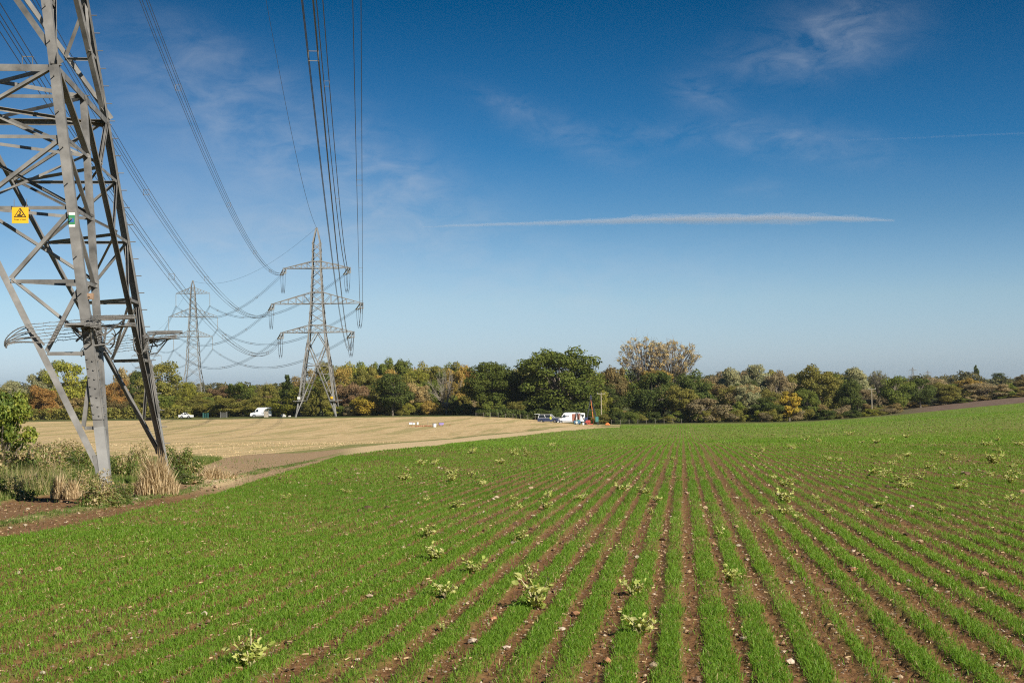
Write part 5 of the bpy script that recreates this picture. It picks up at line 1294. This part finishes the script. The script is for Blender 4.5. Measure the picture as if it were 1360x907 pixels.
x_, y_ = hit(566, 566); o = rock_mesh('soil_heap', np.stack([rng.normal(0, 1.3, 160), rng.normal(0, 2.2, 160), np.abs(rng.normal(0, .05, 160))], -1), rng.uniform(.08, .2, 160), rng.uniform(0, 1, 160), None)
MRs = leaf_material('red_soil', [(0, (.22, .10, .05)), (1, (.40, .20, .10))], 0, .9); o = part('soil_heap', o, MRs, loc=(x_, y_, float(G(x_, y_)))); tag(o, 'low heap of dug red soil in the stubble between the white boxes and the tub', 'soil heap')
sk = MB(); sk.cyl((0, 0, 0), (0, 0, 1.0), .05, 6); x_, y_ = hit(566, 566); o = part('marker_stake', sk, MWood, loc=(x_+.3, y_, float(G(x_, y_)))); tag(o, 'thin marker stake standing in the red soil heap', 'stake')
# beside the van: generator, buckets, red machine
e = empty('generator', 'blue and teal generator on the ground behind the open van', 'generator', G3(766, 327), .2)
m_ = MB(); m_.box((0, 0, .55), (1.5, .8, .75)); part('housing', m_, MBlue, e); m_ = MB(); m_.box((.3, 0, 1.0), (.6, .6, .2)); part('cowling', m_, MTeal, e)
for s in (-1, 1): m_ = MB(); m_.cyl((s*.5, -.45, .2), (s*.5, -.35, .2), .2, 12); part('wheel', m_, MTyre, e)
m_ = MB(); m_.cyl((-.2, -.41, .55), (-.2, -.44, .55), .26, 14); part('fan_cover', m_, MLamp, e)
bucket(774, 0, .3, .55, MVanW, MBlue, 'white drum with a blue lid between the generator and the red winch', 'drum', 327)
e = empty('winch', 'red engine winch of the drilling rig beside the tripod', 'winch', G3(780.5, 329), .1)
m_ = MB(); m_.box((0, 0, .75), (1.0, .8, .7)); m_.box((-.5, 0, .5), (.5, .7, .5)); part('housing', m_, MRed, e)
m_ = MB(); m_.cyl((.25, -.5, .75), (.25, .5, .75), .3, 14); part('drum', m_, MRed, e)
for s in (-1, 1): m_ = MB(); m_.bar((-.9, s*.35, .2), (1.1, s*.35, .2), .12); part('skid', m_, MRed, e)
for s in (-1, 1): m_ = MB(); m_.cyl((-.6, s*.5, .28), (-.6, s*.42, .28), .28, 12); part('wheel', m_, MTyre, e)
e = empty('drilling_rig', 'tall dark tripod drilling rig with an orange rod at the field edge', 'drilling rig', G3(786, 333), 0)
top = np.array((-.2, 0, 6.3)); 
for q in ((-1.5, -.8, 0), (1.5, -.8, 0), (1.3, 1.6, 0), (-1.4, 1.6, 0)): m_ = MB(); m_.bar(np.array(q), top, .13); part('leg', m_, MDark, e)
m_ = MB(); m_.bar((-1.08, -.57, 1.8), (1.08, -.57, 1.8), .08); m_.bar((-.75, -.4, 3.4), (.66, -.4, 3.4), .08); part('brace', m_, MDark, e)
m_ = MB(); m_.box(top+(0, 0, -.1), (.55, .5, .5)); m_.cyl(top+(-.2, 0, .3), top+(.2, 0, .3), .28, 12); part('pulley_head', m_, MDark, e)
m_ = MB(); m_.cyl((.35, -.2, .3), top+(0, 0, -.4), .09, 8); part('drill_rod', m_, MOrg, e)
m_ = MB(); m_.box((1.1, -.9, 1.3), (.7, .5, 1.2)); part('control_box', m_, MTeal, e)
m_ = MB(); m_.box((-1.4, -.6, 1.2), (.8, .5, 1.1)); part('engine', m_, MNavy, e)
e = empty('sack_pile', 'bright orange sack pile on the grass right of the tripod', 'sacks', G3(806.5, 331), .3)
for i, (x, y, z) in enumerate(((-.28, 0, .17), (.28, 0, .17), (0, .1, .42))): m_ = MB(); m_.sphere((x, y, z), (.36, .3, .2), 12, 8); part('sack', m_, MOrg, e)
# worker in a yellow jacket beside the pickup (one continuous body, grown over a skeleton)
def worker(loc, rz, label):
    J = dict(pel=(0, 0, .95), ch=(0, 0, 1.25), nk=(0, 0, 1.5), hd=(0, -.03, 1.63), ht=(0, -.03, 1.75), ls=(-.19, 0, 1.42), le=(-.26, -.05, 1.15), lw=(-.22, -.22, .98), lh=(-.2, -.30, .96), rs=(.19, 0, 1.42), re=(.27, .02, 1.14), rw=(.27, -.06, .9), rh=(.27, -.09, .81),
             lp=(-.1, 0, .9), lk=(-.12, -.04, .48), la=(-.13, 0, .08), lf=(-.14, -.17, .04), rp=(.1, 0, .9), rk=(.13, -.02, .48), ra=(.15, .05, .08), rf=(.17, -.12, .04))
    rd = dict(pel=.15, ch=.16, nk=.06, hd=.10, ht=.08, ls=.075, le=.055, lw=.04, lh=.04, rs=.075, re=.055, rw=.04, rh=.04, lp=.10, lk=.065, la=.05, lf=.045, rp=.10, rk=.065, ra=.05, rf=.045)
    K = list(J); E_ = [('pel', 'ch'), ('ch', 'nk'), ('nk', 'hd'), ('hd', 'ht'), ('ch', 'ls'), ('ls', 'le'), ('le', 'lw'), ('lw', 'lh'), ('ch', 'rs'), ('rs', 're'), ('re', 'rw'), ('rw', 'rh'), ('pel', 'lp'), ('lp', 'lk'), ('lk', 'la'), ('la', 'lf'), ('pel', 'rp'), ('rp', 'rk'), ('rk', 'ra'), ('ra', 'rf')]
    me = bpy.data.meshes.new('person'); me.from_pydata([J[k] for k in K], [(K.index(a), K.index(b)) for a, b in E_], [])
    o = bpy.data.objects.new('person', me); COL.objects.link(o); md = o.modifiers.new('skin', 'SKIN')
    for i, k in enumerate(K): me.skin_vertices[0].data[i].radius = (rd[k], rd[k]); me.skin_vertices[0].data[i].use_root = (k == 'pel')
    sb = o.modifiers.new('sub', 'SUBSURF'); sb.levels = 1
    dg = bpy.context.evaluated_depsgraph_get(); m2 = bpy.data.meshes.new_from_object(o.evaluated_get(dg)); o.modifiers.clear(); o.data = m2; m2.name = 'person'
    m2.materials.clear()
    for m_ in (MNavy, MHi, MSkin, MDark): m2.materials.append(m_)
    for p in m2.polygons:
        z = p.center.z; x = abs(p.center.x); p.material_index = 0 if z < .9 else (1 if z < 1.5 and not (z < .93 and x > .18) else 2)
        if z < .1: p.material_index = 3
        if x > .17 and z < .97 and z > .7: p.material_index = 2
    o.location = loc; o.rotation_euler = (0, 0, rz); tag(o, label, 'person')
    h = MB(); h.sphere((0, -.03, 1.74), (.13, .15, .10), 12, 8); h.box((0, -.15, 1.71), (.2, .12, .02)); part('hard_hat', h, MVanW, o)
MHi = material('high_visibility_yellow', (.45, .48, .06), .6)
worker(G3(731, 322.5), .4, 'person in a yellow high visibility jacket and dark trousers beside the pickup')
# wooden poles, fence
def pole(px, ytop, Y_, lab, arm=2.0):
    p = at(px, Y_); r_ = ray(px, ytop); zt = CAMZ+r_[2]/r_[1]*Y_; h = zt-p.z
    e = empty('utility_pole', lab, 'utility pole', p, .1); m_ = MB(); m_.tube([(0, 0, -.3), (0, 0, h)], [.16, .11], 8); part('pole', m_, MWood, e)
    m_ = MB(); m_.box((0, -.14, h-.35), (arm, .12, .14)); part('crossarm', m_, MWood, e)
    for s in (-1, 0, 1): m_ = MB(); m_.cyl((s*arm*.45, -.14, h-.3), (s*arm*.45, -.14, h+.02), .06, 8); part('insulator', m_, MGlass, e)
pole(798.5, 521, 349, 'wooden utility pole standing behind the drilling tripod, the left one of two'); pole(1158, 515, 352, 'wooden utility pole in front of the trees, the right one of two')
MPost = material('grey_post_wood', (.17, .15, .12), .9)
def fence(x0, x1, Y_, lab, n):
    a, b = at(x0, Y_), at(x1, Y_); e = empty('fence', lab, 'fence', a, 0); wm = MB(); P = []
    for i in range(n):
        t = i/(n-1); x = a.x*(1-t)+b.x*t; z = float(G(x, Y_)); q = np.array((x-a.x, rng.normal(0, .03), z-a.z)); P.append(q); m_ = MB(); m_.box(q+(0, 0, .55), (.09, .09, 1.2)); part('post', m_, MPost, e)
    for k in (.35, .75, 1.05): wm.tube([p+np.array((0, -.05, k)) for p in P], .006, 4)
    part('wire', wm, MSteelF, e)
fence(632, 750, 345.5, 'post and wire fence in front of the two oaks', 13); fence(812, 905, 343, 'post and wire fence right of the orange sacks', 9)

# ------------------------------------------------------------------ vapour trails: long thin clouds high in the sky
def vapour(name, lab, secs, Y_, dens, n=420, seed=1):
    root = None
    s_ = np.array(secs, float); px = np.linspace(s_[0, 0], s_[-1, 0], n); py = np.interp(px, s_[:, 0], s_[:, 1]); hh = np.interp(px, s_[:, 0], s_[:, 2])
    for layer, (rk, dk, amp) in enumerate(((1.35, .22, .55), (1.0, .38, .7), (.6, .8, .9))):
        R = np.random.default_rng(seed+layer); M = bpy.data.materials.new(name); M.use_nodes = True; t = M.node_tree; t.nodes.remove(t.nodes['Principled BSDF'])
        vol = mk(t, 'ShaderNodeVolumePrincipled', ins={'Density': dens*dk, 'Anisotropy': 0.0}); vol.inputs['Color'].default_value = (1, 1, 1, 1); t.links.new(vol.outputs[0], t.nodes['Material Output'].inputs['Volume'])
        k = 10; V = []; up_ = fbm(px*.045, np.full(n, layer*3.), 4, seed+layer); dn_ = fbm(px*.03, np.full(n, 9.+layer), 4, seed+layer+5)
        for i in range(n):
            r_ = ray(px[i], py[i]); c = np.array((r_[0]/r_[1]*Y_, Y_, CAMZ+r_[2]/r_[1]*Y_)); r0 = hh[i]/F*Y_/2*rk
            for j in range(k):
                a = 2*math.pi*j/k; q = up_[i] if math.sin(a) >= 0 else dn_[i]*1.25
                V.append(c+np.array((0, math.cos(a)*r0*1.3, math.sin(a)*r0*max(.12, 1+amp*(q-.55)*2.0))))
        i = np.arange(n-1)[:, None]*k; j = np.arange(k)[None]; Qd = np.stack([i+j, i+(j+1) % k, i+k+(j+1) % k, i+k+j], -1).reshape(-1, 4)
        mb = MB(); mb.add(V, Qd); mb.add(V[:k], [tuple(range(k))[::-1]]); mb.add(V[-k:], [tuple(range(k))])
        if root is None: root = part(name, mb, M); tag(root, lab, 'vapour trail')
        else: part('denser_core', mb, M, root)
vapour('vapour_trail', 'long white aircraft vapour trail crossing the blue sky', [(562, 301.5, 1.5), (600, 300, 3.5), (700, 297, 5), (800, 293.5, 7.5), (880, 291.5, 11), (960, 290.5, 12), (1060, 290, 11), (1120, 290.5, 9), (1188, 293, 3)], 20000, .0050)
vapour('vapour_trail', 'very faint thin vapour trail high at the right edge of the sky', [(1100, 187, 1.5), (1200, 184, 2.5), (1300, 179.5, 3), (1420, 175, 3)], 20000, .0010, seed=4)

# ------------------------------------------------------------------ the air
hz = MB(); hz.box((0, 4900, 3.5), (24000, 10400, 98))
MHz = bpy.data.materials.new('haze'); MHz.use_nodes = True; t = MHz.node_tree; t.nodes.remove(t.nodes['Principled BSDF'])
vol = mk(t, 'ShaderNodeVolumePrincipled', ins={'Density': .00006, 'Anisotropy': .2}); vol.inputs['Color'].default_value = (.80, .90, 1, 1); t.links.new(vol.outputs[0], t.nodes['Material Output'].inputs['Volume'])
o = part('haze', hz, MHz); tag(o, 'thin blue autumn haze over the fields', 'haze', kind='stuff')
